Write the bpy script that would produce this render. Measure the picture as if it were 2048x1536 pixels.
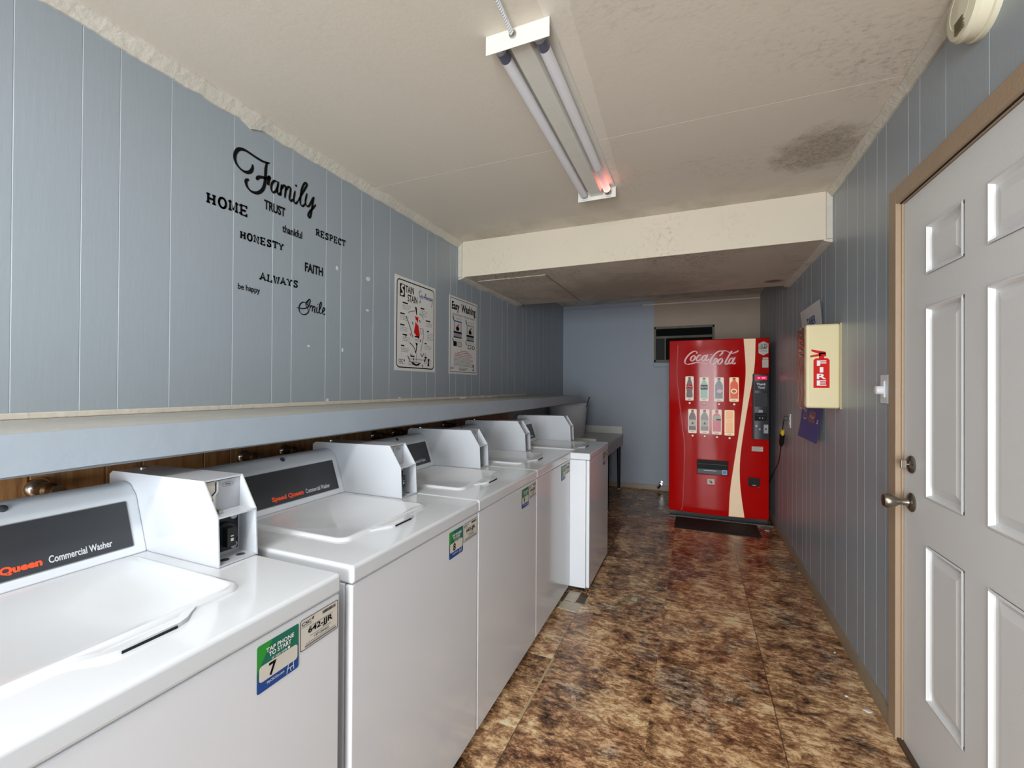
import bpy, math, random
from mathutils import Vector, Matrix
from math import sin, cos, pi, radians

random.seed(7)
for o in list(bpy.data.objects):
    bpy.data.objects.remove(o, do_unlink=True)
SC = bpy.context.scene
COL = SC.collection

# ------------------------------------------------------------------ camera
# x runs across the room, y along it, z up; the photographer stands at x = y = 0
cam_d = bpy.data.cameras.new('camera')
cam = bpy.data.objects.new('camera', cam_d)
COL.objects.link(cam)
SC.camera = cam
yaw, pit, roll = radians(22.715), radians(0.322), radians(0.338)
fw = Vector((-sin(yaw) * cos(pit), cos(yaw) * cos(pit), sin(pit)))
rt = Vector((cos(yaw), sin(yaw), 0))
up = rt.cross(fw)
r2 = rt * cos(roll) + up * sin(roll)
u2 = up * cos(roll) - rt * sin(roll)
mw = Matrix((r2, u2, -fw)).transposed().to_4x4()
mw.translation = Vector((0, 0, 1.31))
cam.matrix_world = mw
cam_d.sensor_fit = 'HORIZONTAL'
cam_d.sensor_width = 36.0
cam_d.lens = 871.6 / 2048 * 36
cam_d.clip_start = 0.02

# ------------------------------------------------------------------ light
SC.view_settings.view_transform = 'Standard'
SC.view_settings.look = 'None'
SC.view_settings.gamma = 1.0
SC.view_settings.use_curve_mapping = False
SC.view_settings.exposure = 0.66
world = bpy.data.worlds.new('world')
SC.world = world
world.use_nodes = True
wbg = world.node_tree.nodes['Background']
wbg.inputs[0].default_value = (0.62, 0.78, 1.0, 1)
wbg.inputs[1].default_value = 0.6


def area(name, loc, rot, sx, sy, power, col):
    l = bpy.data.lights.new(name, 'AREA')
    l.shape = 'RECTANGLE'
    l.size, l.size_y = sx, sy
    l.energy = power
    l.color = col
    o = bpy.data.objects.new(name, l)
    COL.objects.link(o)
    o.location = loc
    o.rotation_euler = rot
    return o


# daylight through the open doorway behind the photographer
area('doorway_daylight', (-0.22, -3.0, 1.1), (radians(90), 0, 0), 1.1, 2.0, 100, (0.90, 0.96, 1.0))
area('door_gap_daylight', (0.42, -3.0, 1.2), (radians(90), 0, 0), 0.10, 1.7, 24, (0.95, 0.98, 1.0))
# unseen strip light added as fill, on the ceiling above the photographer
area('rear_strip_fill', (-0.50, -0.4, 2.33), (0, 0, 0), 0.2, 1.2, 16, (0.94, 0.97, 1.0))

# ------------------------------------------------------------------ room measures
XL, XR, YN, YB, ZC = -1.683, 0.711, -3.1, 5.853, 2.419
XW = -0.737          # front face of the washers
SY0, SY1, SZ = 2.937, 4.16, 2.15   # dropped soffit


# ------------------------------------------------------------------ materials
def srgb(r, g, b):
    f = lambda c: c / 12.92 if c <= 0.04045 else ((c + 0.055) / 1.055) ** 2.4
    return (f(r / 255), f(g / 255), f(b / 255), 1)


def mat(name, col, rough=0.5, metal=0.0, var=0.06, scale=9.0, bump=0.0, bscale=120.0, emit=None, estr=0.0, coat=0.0, spec=0.5, alpha=1.0):
    m = bpy.data.materials.new(name)
    m.use_nodes = True
    nt = m.node_tree
    b = nt.nodes['Principled BSDF']
    b.inputs['Roughness'].default_value = rough
    b.inputs['Metallic'].default_value = metal
    b.inputs['Coat Weight'].default_value = coat
    b.inputs['Specular IOR Level'].default_value = spec
    b.inputs['Alpha'].default_value = alpha
    tc = nt.nodes.new('ShaderNodeTexCoord')
    nz = nt.nodes.new('ShaderNodeTexNoise')
    nz.inputs['Scale'].default_value = scale
    nz.inputs['Detail'].default_value = 5
    nt.links.new(tc.outputs['Object'], nz.inputs['Vector'])
    mx = nt.nodes.new('ShaderNodeMix')
    mx.data_type = 'RGBA'
    k = 1 - var
    mx.inputs[6].default_value = (col[0] * k, col[1] * k, col[2] * k, 1)
    k = 1 + var
    mx.inputs[7].default_value = (min(1, col[0] * k), min(1, col[1] * k), min(1, col[2] * k), 1)
    nt.links.new(nz.outputs['Fac'], mx.inputs[0])
    nt.links.new(mx.outputs[2], b.inputs['Base Color'])
    if bump:
        n2 = nt.nodes.new('ShaderNodeTexNoise')
        n2.inputs['Scale'].default_value = bscale
        n2.inputs['Detail'].default_value = 4
        nt.links.new(tc.outputs['Object'], n2.inputs['Vector'])
        bp = nt.nodes.new('ShaderNodeBump')
        bp.inputs['Strength'].default_value = bump
        bp.inputs['Distance'].default_value = 0.01
        nt.links.new(n2.outputs['Fac'], bp.inputs['Height'])
        nt.links.new(bp.outputs['Normal'], b.inputs['Normal'])
    if emit:
        b.inputs['Emission Color'].default_value = emit
        b.inputs['Emission Strength'].default_value = estr
    return m


class NT:
    """small helper around a node tree"""
    def __init__(s, m):
        s.t = m.node_tree
        s.b = s.t.nodes['Principled BSDF']

    def n(s, typ, **kw):
        nd = s.t.nodes.new(typ)
        for k, v in kw.items():
            setattr(nd, k, v)
        return nd

    def l(s, a, b):
        s.t.links.new(a, b)

    def pos(s):
        return s.n('ShaderNodeNewGeometry').outputs['Position']

    def noise(s, vec, scale, detail=5, rough=0.5, dist=0.0):
        nd = s.n('ShaderNodeTexNoise')
        nd.inputs['Scale'].default_value = scale
        nd.inputs['Detail'].default_value = detail
        nd.inputs['Roughness'].default_value = rough
        nd.inputs['Distortion'].default_value = dist
        s.l(vec, nd.inputs['Vector'])
        return nd.outputs['Fac']

    def mapv(s, vec, loc=(0, 0, 0), rot=(0, 0, 0), sc=(1, 1, 1)):
        nd = s.n('ShaderNodeMapping')
        nd.inputs['Location'].default_value = loc
        nd.inputs['Rotation'].default_value = rot
        nd.inputs['Scale'].default_value = sc
        s.l(vec, nd.inputs['Vector'])
        return nd.outputs[0]

    def ramp(s, fac, stops):
        nd = s.n('ShaderNodeValToRGB')
        e = nd.color_ramp.elements
        while len(e) < len(stops):
            e.new(0.5)
        for el, (p, c) in zip(e, stops):
            el.position = p
            el.color = c if len(c) == 4 else (*c, 1)
        s.l(fac, nd.inputs[0])
        return nd.outputs[0]

    def rng(s, fac, a, b, lo=0.0, hi=1.0):
        nd = s.n('ShaderNodeMapRange')
        nd.inputs['From Min'].default_value = a
        nd.inputs['From Max'].default_value = b
        nd.inputs['To Min'].default_value = lo
        nd.inputs['To Max'].default_value = hi
        s.l(fac, nd.inputs['Value'])
        return nd.outputs[0]

    def math(s, op, a, b=None):
        nd = s.n('ShaderNodeMath', operation=op)
        for i, x in enumerate((a, b)):
            if x is None:
                continue
            if isinstance(x, (int, float)):
                nd.inputs[i].default_value = x
            else:
                s.l(x, nd.inputs[i])
        return nd.outputs[0]

    def mix(s, fac, a, b, blend='MIX'):
        nd = s.n('ShaderNodeMix', data_type='RGBA', blend_type=blend)
        for i, x in ((0, fac), (6, a), (7, b)):
            if isinstance(x, (int, float)):
                nd.inputs[i].default_value = x
            elif isinstance(x, tuple):
                nd.inputs[i].default_value = x if len(x) == 4 else (*x, 1)
            else:
                s.l(x, nd.inputs[i])
        return nd.outputs[2]

    def bump(s, h, strength, dist=0.01):
        bp = s.n('ShaderNodeBump')
        bp.inputs['Strength'].default_value = strength
        bp.inputs['Distance'].default_value = dist
        s.l(h, bp.inputs['Height'])
        s.l(bp.outputs['Normal'], s.b.inputs['Normal'])

    def xyz(s, vec):
        nd = s.n('ShaderNodeSeparateXYZ')
        s.l(vec, nd.inputs[0])
        return nd.outputs

    def blob(s, vec, c, r, amp, nscale):
        """soft irregular spot around c (metres): 1 inside, 0 outside"""
        nd = s.n('ShaderNodeVectorMath', operation='DISTANCE')
        s.l(s.mapv(vec, sc=(1 / r[0], 1 / r[1], 1 / r[2])), nd.inputs[0])
        nd.inputs[1].default_value = (c[0] / r[0], c[1] / r[1], c[2] / r[2])
        nz = s.noise(vec, nscale, 6, 0.65)
        d = s.math('ADD', nd.outputs['Value'], s.math('MULTIPLY', s.math('SUBTRACT', nz, 0.5), amp))
        return s.rng(d, 1.15, 0.55)


def new_mat(name, rough=0.5):
    m = bpy.data.materials.new(name)
    m.use_nodes = True
    h = NT(m)
    h.b.inputs['Roughness'].default_value = rough
    return m, h


def wall_paint():
    m, h = new_mat('grey_blue_paint', 0.38)
    p = h.pos()
    big = h.noise(p, 1.6, 4)
    c = h.mix(big, srgb(150, 160, 168), srgb(160, 169, 176))
    speck = h.rng(h.noise(p, 55, 3, 0.7), 0.70, 0.76)
    c = h.mix(h.math('MULTIPLY', speck, 0.10), c, srgb(200, 206, 212))
    h.l(c, h.b.inputs['Base Color'])
    h.bump(h.noise(h.mapv(p, sc=(1, 1, 0.12)), 90, 4), 0.10, 0.004)
    return m


def back_paint():
    m, h = new_mat('grey_blue_and_tan_paint', 0.5)
    p = h.pos()
    x, y, z = h.xyz(p)
    wob = h.math('MULTIPLY', h.math('SUBTRACT', h.noise(p, 9, 4), 0.5), 0.02)
    right = h.math('GREATER_THAN', h.math('ADD', x, wob), -0.485)
    c = h.mix(h.noise(p, 1.6, 4), srgb(146, 154, 165), srgb(156, 163, 174))
    tan = h.mix(h.noise(p, 3, 5), srgb(160, 138, 118), srgb(172, 150, 130))
    above = h.math('GREATER_THAN', z, 1.75)
    h.l(h.mix(h.math('MULTIPLY', right, above), c, tan), h.b.inputs['Base Color'])
    h.bump(h.noise(h.mapv(p, sc=(1, 1, 0.12)), 90, 4), 0.10, 0.004)
    return m


def ceiling_paint(base1, base2, dirt, under=False, face=False):
    m, h = new_mat('stained_ceiling_paint', 0.75)
    p = h.pos()
    c = h.mix(h.noise(p, 1.1, 5, 0.6), base1, base2)
    # mildew specks grouped in patches
    patch = h.rng(h.noise(p, 1.3 if not under else 2.2, 4, 0.6, 0.4), 0.46, 0.66)
    sp = h.rng(h.noise(h.mapv(p, sc=(1, 1.6, 1)), 34 if not face else 30, 6, 0.78), 0.50 if not under else 0.46, 0.74 if not under else 0.66)
    f = h.math('MULTIPLY', h.math('MULTIPLY', patch, sp), 0.8 if not under else 1.0)
    if face:
        x, y, z = h.xyz(p)
        f = h.math('MULTIPLY', f, h.rng(x, -1.6, 0.3, 0.75, 1.3))
    elif not under:
        x, y, z = h.xyz(p)
        grow = h.rng(x, -1.2, 0.6, 0.15, 1.0)
        f = h.math('MULTIPLY', f, grow)
        spot = h.blob(p, (0.53, 2.42, ZC), (0.20, 0.21, 0.6), 1.6, 14)
        f = h.math('MAXIMUM', f, h.math('MULTIPLY', h.math('MULTIPLY', spot, h.rng(h.noise(p, 70, 6, 0.8), 0.36, 0.6, 0.35, 1.0)), 0.66))
        spot2 = h.blob(p, (0.45, 1.15, ZC), (0.35, 0.4, 0.6), 2.2, 30)
        f = h.math('MAXIMUM', f, h.math('MULTIPLY', h.math('MULTIPLY', spot2, sp), 0.5))
        edge = h.math('MULTIPLY', h.rng(y, 2.6, 2.95), h.rng(h.noise(p, 6, 5), 0.4, 0.7))
        f = h.math('MAXIMUM', f, h.math('MULTIPLY', edge, 0.35))
    else:
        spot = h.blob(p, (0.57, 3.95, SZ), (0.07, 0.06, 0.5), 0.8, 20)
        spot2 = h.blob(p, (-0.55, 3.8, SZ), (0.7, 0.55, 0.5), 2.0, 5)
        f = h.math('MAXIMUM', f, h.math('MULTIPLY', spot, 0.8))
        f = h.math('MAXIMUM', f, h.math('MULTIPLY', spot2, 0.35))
    if not under and not face:
        wob = h.math('MULTIPLY', h.math('SUBTRACT', h.noise(p, 18, 4), 0.5), 0.02)
        xx = h.math('ADD', x, wob)
        lim = h.rng(y, 1.15, 2.45, -0.335, -0.375)
        old = h.math('MULTIPLY', h.math('MULTIPLY', h.math('LESS_THAN', xx, lim), h.math('GREATER_THAN', x, -0.42)),
                     h.math('MULTIPLY', h.math('GREATER_THAN', y, 1.12), h.math('LESS_THAN', y, 2.45)))
        c = h.mix(h.math('MULTIPLY', old, 0.5), c, srgb(240, 234, 222))
    h.l(h.mix(f, c, dirt), h.b.inputs['Base Color'])
    h.bump(h.noise(p, 30, 6, 0.7), 0.13, 0.006)
    return m


def floor_vinyl():
    m, h = new_mat('brown_slate_vinyl', 0.3)
    p = h.pos()
    x, y, z = h.xyz(p)
    # square tiles, each cut from another part of the stone pattern
    T = 0.465
    cell = h.n('ShaderNodeCombineXYZ')
    h.l(h.math('FLOOR', h.math('DIVIDE', h.math('SUBTRACT', x, 0.305), T)), cell.inputs[0])
    h.l(h.math('FLOOR', h.math('DIVIDE', h.math('SUBTRACT', y, 0.16), T)), cell.inputs[1])
    wn = h.n('ShaderNodeTexWhiteNoise', noise_dimensions='3D')
    h.l(cell.outputs[0], wn.inputs['Vector'])
    off = h.n('ShaderNodeVectorMath', operation='MULTIPLY_ADD')
    h.l(wn.outputs['Color'], off.inputs[0])
    off.inputs[1].default_value = (9, 9, 9)
    h.l(p, off.inputs[2])
    q = off.outputs[0]
    a = h.noise(h.mapv(q, rot=(0, 0, radians(30)), sc=(1, 0.6, 1)), 5.5, 5, 0.6, 0.6)
    b = h.noise(h.mapv(q, rot=(0, 0, radians(-25)), sc=(0.55, 1, 1)), 17, 12, 0.86, 0.5)
    b2 = h.noise(h.mapv(q, loc=(4, 4, 0), rot=(0, 0, radians(20)), sc=(0.5, 1, 1)), 48, 8, 0.82, 0.4)
    bb = h.math('ADD', h.math('MULTIPLY', b, 0.55), h.math('MULTIPLY', b2, 0.45))
    bs = h.rng(bb, 0.415, 0.575)
    f = h.math('ADD', h.math('MULTIPLY', h.rng(a, 0.32, 0.68), 0.42), h.math('MULTIPLY', bs, 0.58))
    f = h.math('ADD', f, h.rng(wn.outputs['Value'], 0, 1, -0.06, 0.0))
    c = h.ramp(f, [(0.10, srgb(42, 28, 20)), (0.27, srgb(100, 71, 48)), (0.43, srgb(158, 117, 82)),
                   (0.58, srgb(202, 159, 115)), (0.75, srgb(241, 211, 164)), (0.95, srgb(242, 236, 198))])
    red = h.rng(h.noise(q, 2.6, 5, 0.6, 0.8), 0.48, 0.60)
    c = h.mix(h.math('MULTIPLY', red, 0.55), c, h.ramp(bs, [(0.1, srgb(47, 26, 18)), (0.5, srgb(133, 84, 58)), (0.9, srgb(226, 175, 130))]))
    grey = h.rng(h.noise(h.mapv(q, loc=(7, 2, 0)), 3.4, 6, 0.65, 0.7), 0.53, 0.62)
    c = h.mix(h.math('MULTIPLY', grey, 0.7), c, h.ramp(bs, [(0.1, srgb(41, 34, 31)), (0.5, srgb(112, 98, 84)), (0.9, srgb(212, 192, 166))]))
    # seams between the vinyl sheets
    for sx in (0.305, -0.626):
        s = h.math('LESS_THAN', h.math('ABSOLUTE', h.math('SUBTRACT', x, sx)), 0.0022)
        c = h.mix(h.math('MULTIPLY', s, 0.7), c, srgb(30, 21, 15))
    h.l(c, h.b.inputs['Base Color'])
    h.l(h.rng(bs, 0.0, 1.0, 0.16, 0.34), h.b.inputs['Roughness'])
    h.bump(bb, 0.22, 0.004)
    return m


def wood_panelling():
    m, h = new_mat('brown_wood_panelling', 0.5)
    p = h.pos()
    x, y, z = h.xyz(p)
    g = h.noise(h.mapv(p, sc=(1, 1, 0.09)), 38, 6, 0.7, 0.6)
    q = h.noise(p, 6, 4)
    c = h.ramp(g, [(0.3, srgb(112, 77, 44)), (0.5, srgb(186, 136, 86)), (0.7, srgb(212, 166, 110))])
    c = h.mix(h.math('MULTIPLY', q, 0.5), c, srgb(150, 108, 66))
    h.l(c, h.b.inputs['Base Color'])
    h.bump(g, 0.15, 0.003)
    return m


M_WALL = wall_paint()
M_BACK = back_paint()
M_CEIL = ceiling_paint(srgb(214, 205, 190), srgb(226, 217, 203), srgb(112, 88, 62))
M_BEAM = ceiling_paint(srgb(212, 200, 180), srgb(220, 209, 190), srgb(142, 120, 86), face=True)
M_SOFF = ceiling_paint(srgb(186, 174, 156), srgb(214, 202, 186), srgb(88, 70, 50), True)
M_FLOOR = floor_vinyl()
M_WOOD = wood_panelling()
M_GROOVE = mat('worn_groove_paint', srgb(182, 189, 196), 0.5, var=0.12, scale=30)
M_TRIM = mat('dirty_white_trim', srgb(206, 200, 187), 0.6, var=0.12, scale=14, bump=0.4, bscale=40)
M_TAN = mat('tan_frame_paint', srgb(166, 143, 118), 0.5, var=0.06, bump=0.1)
M_BASE = mat('beige_baseboard', srgb(150, 134, 112), 0.5, var=0.16, scale=12, bump=0.15)
M_DOOR = mat('white_door_paint', srgb(222, 223, 223), 0.42, var=0.02, bump=0.03, bscale=200)
M_ENAM = mat('white_enamel', srgb(219, 222, 225), 0.15, var=0.01, coat=0.2)
M_BOX = mat('coin_box_enamel', srgb(198, 201, 206), 0.2, var=0.01, coat=0.2)
M_FRONT = mat('white_cabinet_enamel', srgb(224, 226, 230), 0.13, var=0.012)
M_PLAS = mat('white_plastic', srgb(220, 223, 227), 0.3, var=0.01)
M_CHAR = mat('charcoal_panel', srgb(52, 54, 58), 0.45, var=0.1, scale=20)
M_BLACK = mat('black_plastic', srgb(22, 22, 24), 0.4)
M_DARK = mat('dark_void', srgb(8, 8, 9), 0.7)
M_INK = mat('black_ink', srgb(14, 14, 15), 0.6, spec=0.12)
M_GINK = mat('grey_ink', srgb(120, 120, 122), 0.6)
M_ORANGE = mat('orange_red_ink', srgb(244, 82, 40), 0.5)
M_SILV = mat('silver_ink', srgb(205, 207, 210), 0.4)
M_CHROME = mat('chrome', srgb(200, 198, 194), 0.18, 1.0, var=0.08, scale=30)
M_NICKEL = mat('brushed_nickel', srgb(150, 142, 130), 0.3, 1.0, var=0.1, scale=40)
M_BRASS = mat('tarnished_brass_pipe', srgb(120, 98, 70), 0.42, 0.9, var=0.2, scale=60)
M_STEEL = mat('grey_steel_plate', srgb(176, 178, 182), 0.42, 0.25, var=0.04)
M_PAPER = mat('white_paper', srgb(222, 220, 216), 0.6, var=0.02)
M_LABEL = mat('aged_label', srgb(214, 208, 196), 0.5, var=0.03)
M_GREEN = mat('teal_green_ink', srgb(18, 110, 88), 0.4)
M_LGREEN = mat('bright_green_ink', srgb(40, 150, 50), 0.4)
M_BLUE = mat('deep_blue_ink', srgb(20, 72, 146), 0.4)
M_MIDBL = mat('teal_blue_ink', srgb(18, 88, 112), 0.4)
M_WINK = mat('white_ink', srgb(232, 234, 232), 0.45)
M_REDI = mat('red_ink', srgb(206, 26, 20), 0.5, spec=0.15)
M_SHELF = mat('worn_shelf_top', srgb(178, 176, 168), 0.5, var=0.16, scale=7, bump=0.2, bscale=30)
M_FASC = mat('pale_blue_fascia_paint', srgb(158, 167, 176), 0.42, var=0.04, scale=5, bump=0.1, bscale=24)
M_RED = mat('glossy_red_enamel', srgb(190, 14, 11), 0.10, var=0.04, scale=3, spec=0.16)
M_GREYP = mat('dark_grey_plastic', srgb(62, 64, 68), 0.45)
M_BUCK = mat('grey_bucket_plastic', srgb(206, 207, 208), 0.5, var=0.08)
M_LAM = mat('white_laminate', srgb(208, 208, 202), 0.35, var=0.03)
M_RUB = mat('black_rubber', srgb(28, 30, 30), 0.75, var=0.3, scale=60, bump=0.5, bscale=180)
M_CREAM = mat('cream_enamel', srgb(222, 208, 164), 0.35, var=0.03)
M_IVORY = mat('ivory_plastic', srgb(224, 218, 192), 0.4, var=0.03)
M_FIXT = mat('white_fixture_enamel', srgb(226, 224, 214), 0.4, var=0.05, scale=24)


# ------------------------------------------------------------------ mesh building
class MB:
    """collects shapes, then links them as ONE mesh object"""
    def __init__(s):
        s.v, s.f, s.mi, s.mats = [], [], [], []

    def m(s, mt):
        if mt not in s.mats:
            s.mats.append(mt)
        return s.mats.index(mt)

    def add(s, vs, fs, mt):
        o = len(s.v)
        s.v += [tuple(q) for q in vs]
        i = s.m(mt)
        for f in fs:
            s.f.append([o + k for k in f])
            s.mi.append(i)
        return s

    def box(s, x0, x1, y0, y1, z0, z1, mt):
        vs = [(x, y, z) for z in (z0, z1) for y in (y0, y1) for x in (x0, x1)]
        return s.add(vs, [(0, 2, 3, 1), (4, 5, 7, 6), (0, 1, 5, 4), (2, 6, 7, 3), (0, 4, 6, 2), (1, 3, 7, 5)], mt)

    def prism(s, prof, ax, a, b, mt):
        """closed 2-D profile swept along an axis: prof in the other two axes, in x,y,z order"""
        def P(q, t):
            return {'x': (t, q[0], q[1]), 'y': (q[0], t, q[1]), 'z': (q[0], q[1], t)}[ax]
        n = len(prof)
        area2 = sum(prof[i][0] * prof[(i + 1) % n][1] - prof[(i + 1) % n][0] * prof[i][1] for i in range(n))
        if (area2 > 0) == (ax == 'y'):
            prof = list(reversed(prof))
        vs = [P(q, a) for q in prof] + [P(q, b) for q in prof]
        fs = [tuple(reversed(range(n))), tuple(range(n, 2 * n))]
        fs += [(i, (i + 1) % n, n + (i + 1) % n, n + i) for i in range(n)]
        return s.add(vs, fs, mt)

    def tube(s, pts, r, mt, n=12, cap=True):
        pts = [Vector(p) for p in pts]
        rs = r if isinstance(r, (list, tuple)) else [r] * len(pts)
        vs, fs = [], []
        prev = None
        for i, p in enumerate(pts):
            t = (pts[min(i + 1, len(pts) - 1)] - pts[max(i - 1, 0)]).normalized()
            if prev is None:
                a = Vector((0, 0, 1)) if abs(t.z) < 0.9 else Vector((1, 0, 0))
            else:
                a = prev
            b = t.cross(a).normalized()
            a = b.cross(t).normalized()
            prev = a
            for k in range(n):
                w = 2 * pi * k / n
                vs.append(p + (a * cos(w) + b * sin(w)) * rs[i])
        for i in range(len(pts) - 1):
            for k in range(n):
                fs.append((i * n + k, i * n + (k + 1) % n, (i + 1) * n + (k + 1) % n, (i + 1) * n + k))
        if cap:
            fs.append(tuple(reversed(range(n))))
            fs.append(tuple(range((len(pts) - 1) * n, len(pts) * n)))
        return s.add(vs, fs, mt)

    def lathe(s, prof, o, ax, mt, n=32):
        """prof: list of (radius, distance along the axis)"""
        o = Vector(o)
        d = {'x': Vector((1, 0, 0)), 'y': Vector((0, 1, 0)), 'z': Vector((0, 0, 1)), '-x': Vector((-1, 0, 0)), '-z': Vector((0, 0, -1)), '-y': Vector((0, -1, 0))}[ax]
        a = Vector((0, 0, 1)) if abs(d.z) < 0.5 else Vector((1, 0, 0))
        b = d.cross(a)
        vs, fs = [], []
        for (r, t) in prof:
            for k in range(n):
                w = 2 * pi * k / n
                vs.append(o + d * t + (a * cos(w) + b * sin(w)) * max(r, 1e-5))
        for i in range(len(prof) - 1):
            for k in range(n):
                fs.append((i * n + k, i * n + (k + 1) % n, (i + 1) * n + (k + 1) % n, (i + 1) * n + k))
        return s.add(vs, fs, mt)

    # ---- flat artwork on a plane; P maps (u, v, lift) to 3-D
    def poly(s, pts, P, mt, w=0.0):
        return s.add([P(u, v, w) for u, v in pts], [tuple(range(len(pts)))], mt)

    def rect(s, u0, v0, u1, v1, P, mt, w=0.0, r=0.0, n=5, seg=1):
        if seg > 1:
            for i in range(seg):
                a, b = u0 + (u1 - u0) * i / seg, u0 + (u1 - u0) * (i + 1) / seg
                s.poly([(a, v0), (b, v0), (b, v1), (a, v1)], P, mt, w)
            return s
        if r <= 0:
            return s.poly([(u0, v0), (u1, v0), (u1, v1), (u0, v1)], P, mt, w)
        return s.poly(rrect(u0, v0, u1, v1, r, n), P, mt, w)

    def frame(s, u0, v0, u1, v1, t, r, P, mt, w=0.0, n=6):
        o = rrect(u0, v0, u1, v1, r, n)
        i = rrect(u0 + t, v0 + t, u1 - t, v1 - t, max(r - t, 0.0005), n)
        k = len(o)
        return s.add([P(a, b, w) for a, b in o + i], [(j, (j + 1) % k, k + (j + 1) % k, k + j) for j in range(k)], mt)

    def disc(s, u, v, r, P, mt, w=0.0, n=20, ry=None):
        ry = ry or r
        return s.poly([(u + r * cos(2 * pi * k / n), v + ry * sin(2 * pi * k / n)) for k in range(n)], P, mt, w)

    def text(s, body, u0, v0, u1, v1, P, mt, w=0.0, bold=0.0, res=3):
        """lettering stretched into the box u0..u1, v0..v1 (cap height or full glyph height)"""
        vs, fs = glyphs(body, bold, res)
        if not vs:
            return s
        xs = [q[0] for q in vs]
        ys = [q[1] for q in vs]
        ax, bx, ay, by = min(xs), max(xs), min(ys), max(ys)
        f = lambda q: P(u0 + (q[0] - ax) / (bx - ax) * (u1 - u0), v0 + (q[1] - ay) / (by - ay) * (v1 - v0), w)
        return s.add([f(q) for q in vs], fs, mt)

    def stroke(s, pts, wd, P, mt, w=0.0, smooth=True, taper=(1, 1), sub=6):
        """brush stroke through pts; wd = width, or a list of widths"""
        if smooth and len(pts) > 2:
            pts, ts = catmull(pts, sub)
        else:
            ts = [i / max(1, len(pts) - 1) for i in range(len(pts))]
        n = len(pts)
        L, R = [], []
        for i in range(n):
            a, b = pts[max(i - 1, 0)], pts[min(i + 1, n - 1)]
            dx, dy = b[0] - a[0], b[1] - a[1]
            d = math.hypot(dx, dy) or 1e-9
            if callable(wd):
                hw = wd(ts[i], dx / d, dy / d) / 2
            else:
                hw = wd / 2 * (taper[0] + (taper[1] - taper[0]) * ts[i])
            L.append((pts[i][0] - dy / d * hw, pts[i][1] + dx / d * hw))
            R.append((pts[i][0] + dy / d * hw, pts[i][1] - dx / d * hw))
        vs = [P(u, v, w) for u, v in L + R]
        fs = [(i, n + i, n + i + 1, i + 1) for i in range(n - 1)]
        return s.add(vs, fs, mt)

    def build(s, name, parent=None, bevel=0.0, seg=2, ang=40, smooth=True, kind=None):
        me = bpy.data.meshes.new(name)
        me.from_pydata(s.v, [], s.f)
        for mt in s.mats:
            me.materials.append(mt)
        me.polygons.foreach_set('material_index', s.mi)
        if smooth:
            me.polygons.foreach_set('use_smooth', [True] * len(s.f))
            me.set_sharp_from_angle(angle=radians(ang))
        me.update()
        o = bpy.data.objects.new(name, me)
        COL.objects.link(o)
        if bevel > 0:
            b = o.modifiers.new('Bevel', 'BEVEL')
            b.width = bevel
            b.segments = seg
            b.limit_method = 'ANGLE'
            b.angle_limit = radians(ang)
            b.harden_normals = True
        if parent:
            o.parent = parent
        if kind:
            o['kind'] = kind
        return o


def rrect(u0, v0, u1, v1, r, n=5):
    sx, sy = (1 if u1 > u0 else -1), (1 if v1 > v0 else -1)
    out = []
    for cx, cy, a0 in ((u1 - r * sx, v1 - r * sy, 0), (u0 + r * sx, v1 - r * sy, 90), (u0 + r * sx, v0 + r * sy, 180), (u1 - r * sx, v0 + r * sy, 270)):
        for k in range(n + 1):
            a = radians(a0 + 90 * k / n)
            out.append((cx + sx * r * cos(a), cy + sy * r * sin(a)))
    return out


def catmull(p, sub):
    out, ts = [], []
    n = len(p)
    for i in range(n - 1):
        p0, p1, p2, p3 = p[max(i - 1, 0)], p[i], p[i + 1], p[min(i + 2, n - 1)]
        for k in range(sub):
            t = k / sub
            q = []
            for c in (0, 1):
                q.append(0.5 * (2 * p1[c] + (p2[c] - p0[c]) * t + (2 * p0[c] - 5 * p1[c] + 4 * p2[c] - p3[c]) * t * t
                                + (3 * p1[c] - p0[c] - 3 * p2[c] + p3[c]) * t ** 3))
            out.append(tuple(q))
            ts.append((i + t) / (n - 1))
    out.append(tuple(p[-1]))
    ts.append(1.0)
    return out, ts


_G = {}


def glyphs(body, bold, res):
    k = (body, bold, res)
    if k not in _G:
        c = bpy.data.curves.new('lettering', 'FONT')
        c.body = body
        c.resolution_u = res
        c.offset = bold
        o = bpy.data.objects.new('lettering', c)
        me = bpy.data.meshes.new_from_object(o)
        _G[k] = ([(v.co.x, v.co.y) for v in me.vertices], [tuple(p.vertices) for p in me.polygons])
        bpy.data.objects.remove(o)
        bpy.data.meshes.remove(me)
        bpy.data.curves.remove(c)
    return _G[k]


def tag(o, label, cat, group=None):
    o['label'] = label
    o['category'] = cat
    if group:
        o['group'] = group
    return o


def root(name, loc=(0, 0, 0), rz=0.0):
    o = bpy.data.objects.new(name, None)
    o.empty_display_size = 0.1
    o.location = loc
    o.rotation_euler = (0, 0, rz)
    COL.objects.link(o)
    return o


def struct(o, label, cat):
    o['kind'] = 'structure'
    return tag(o, label, cat)


# artwork planes ------------------------------------------------------------
def plane_left(x):      # on a surface that faces +x: u = y, v = z
    return lambda u, v, w: (x + w, u, v)


def plane_right(x):     # on a surface that faces -x, u given as y
    return lambda u, v, w: (x - w, u, v)


def plane_front(y):     # on a surface that faces -y
    return lambda u, v, w: (u, y - w, v)


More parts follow.
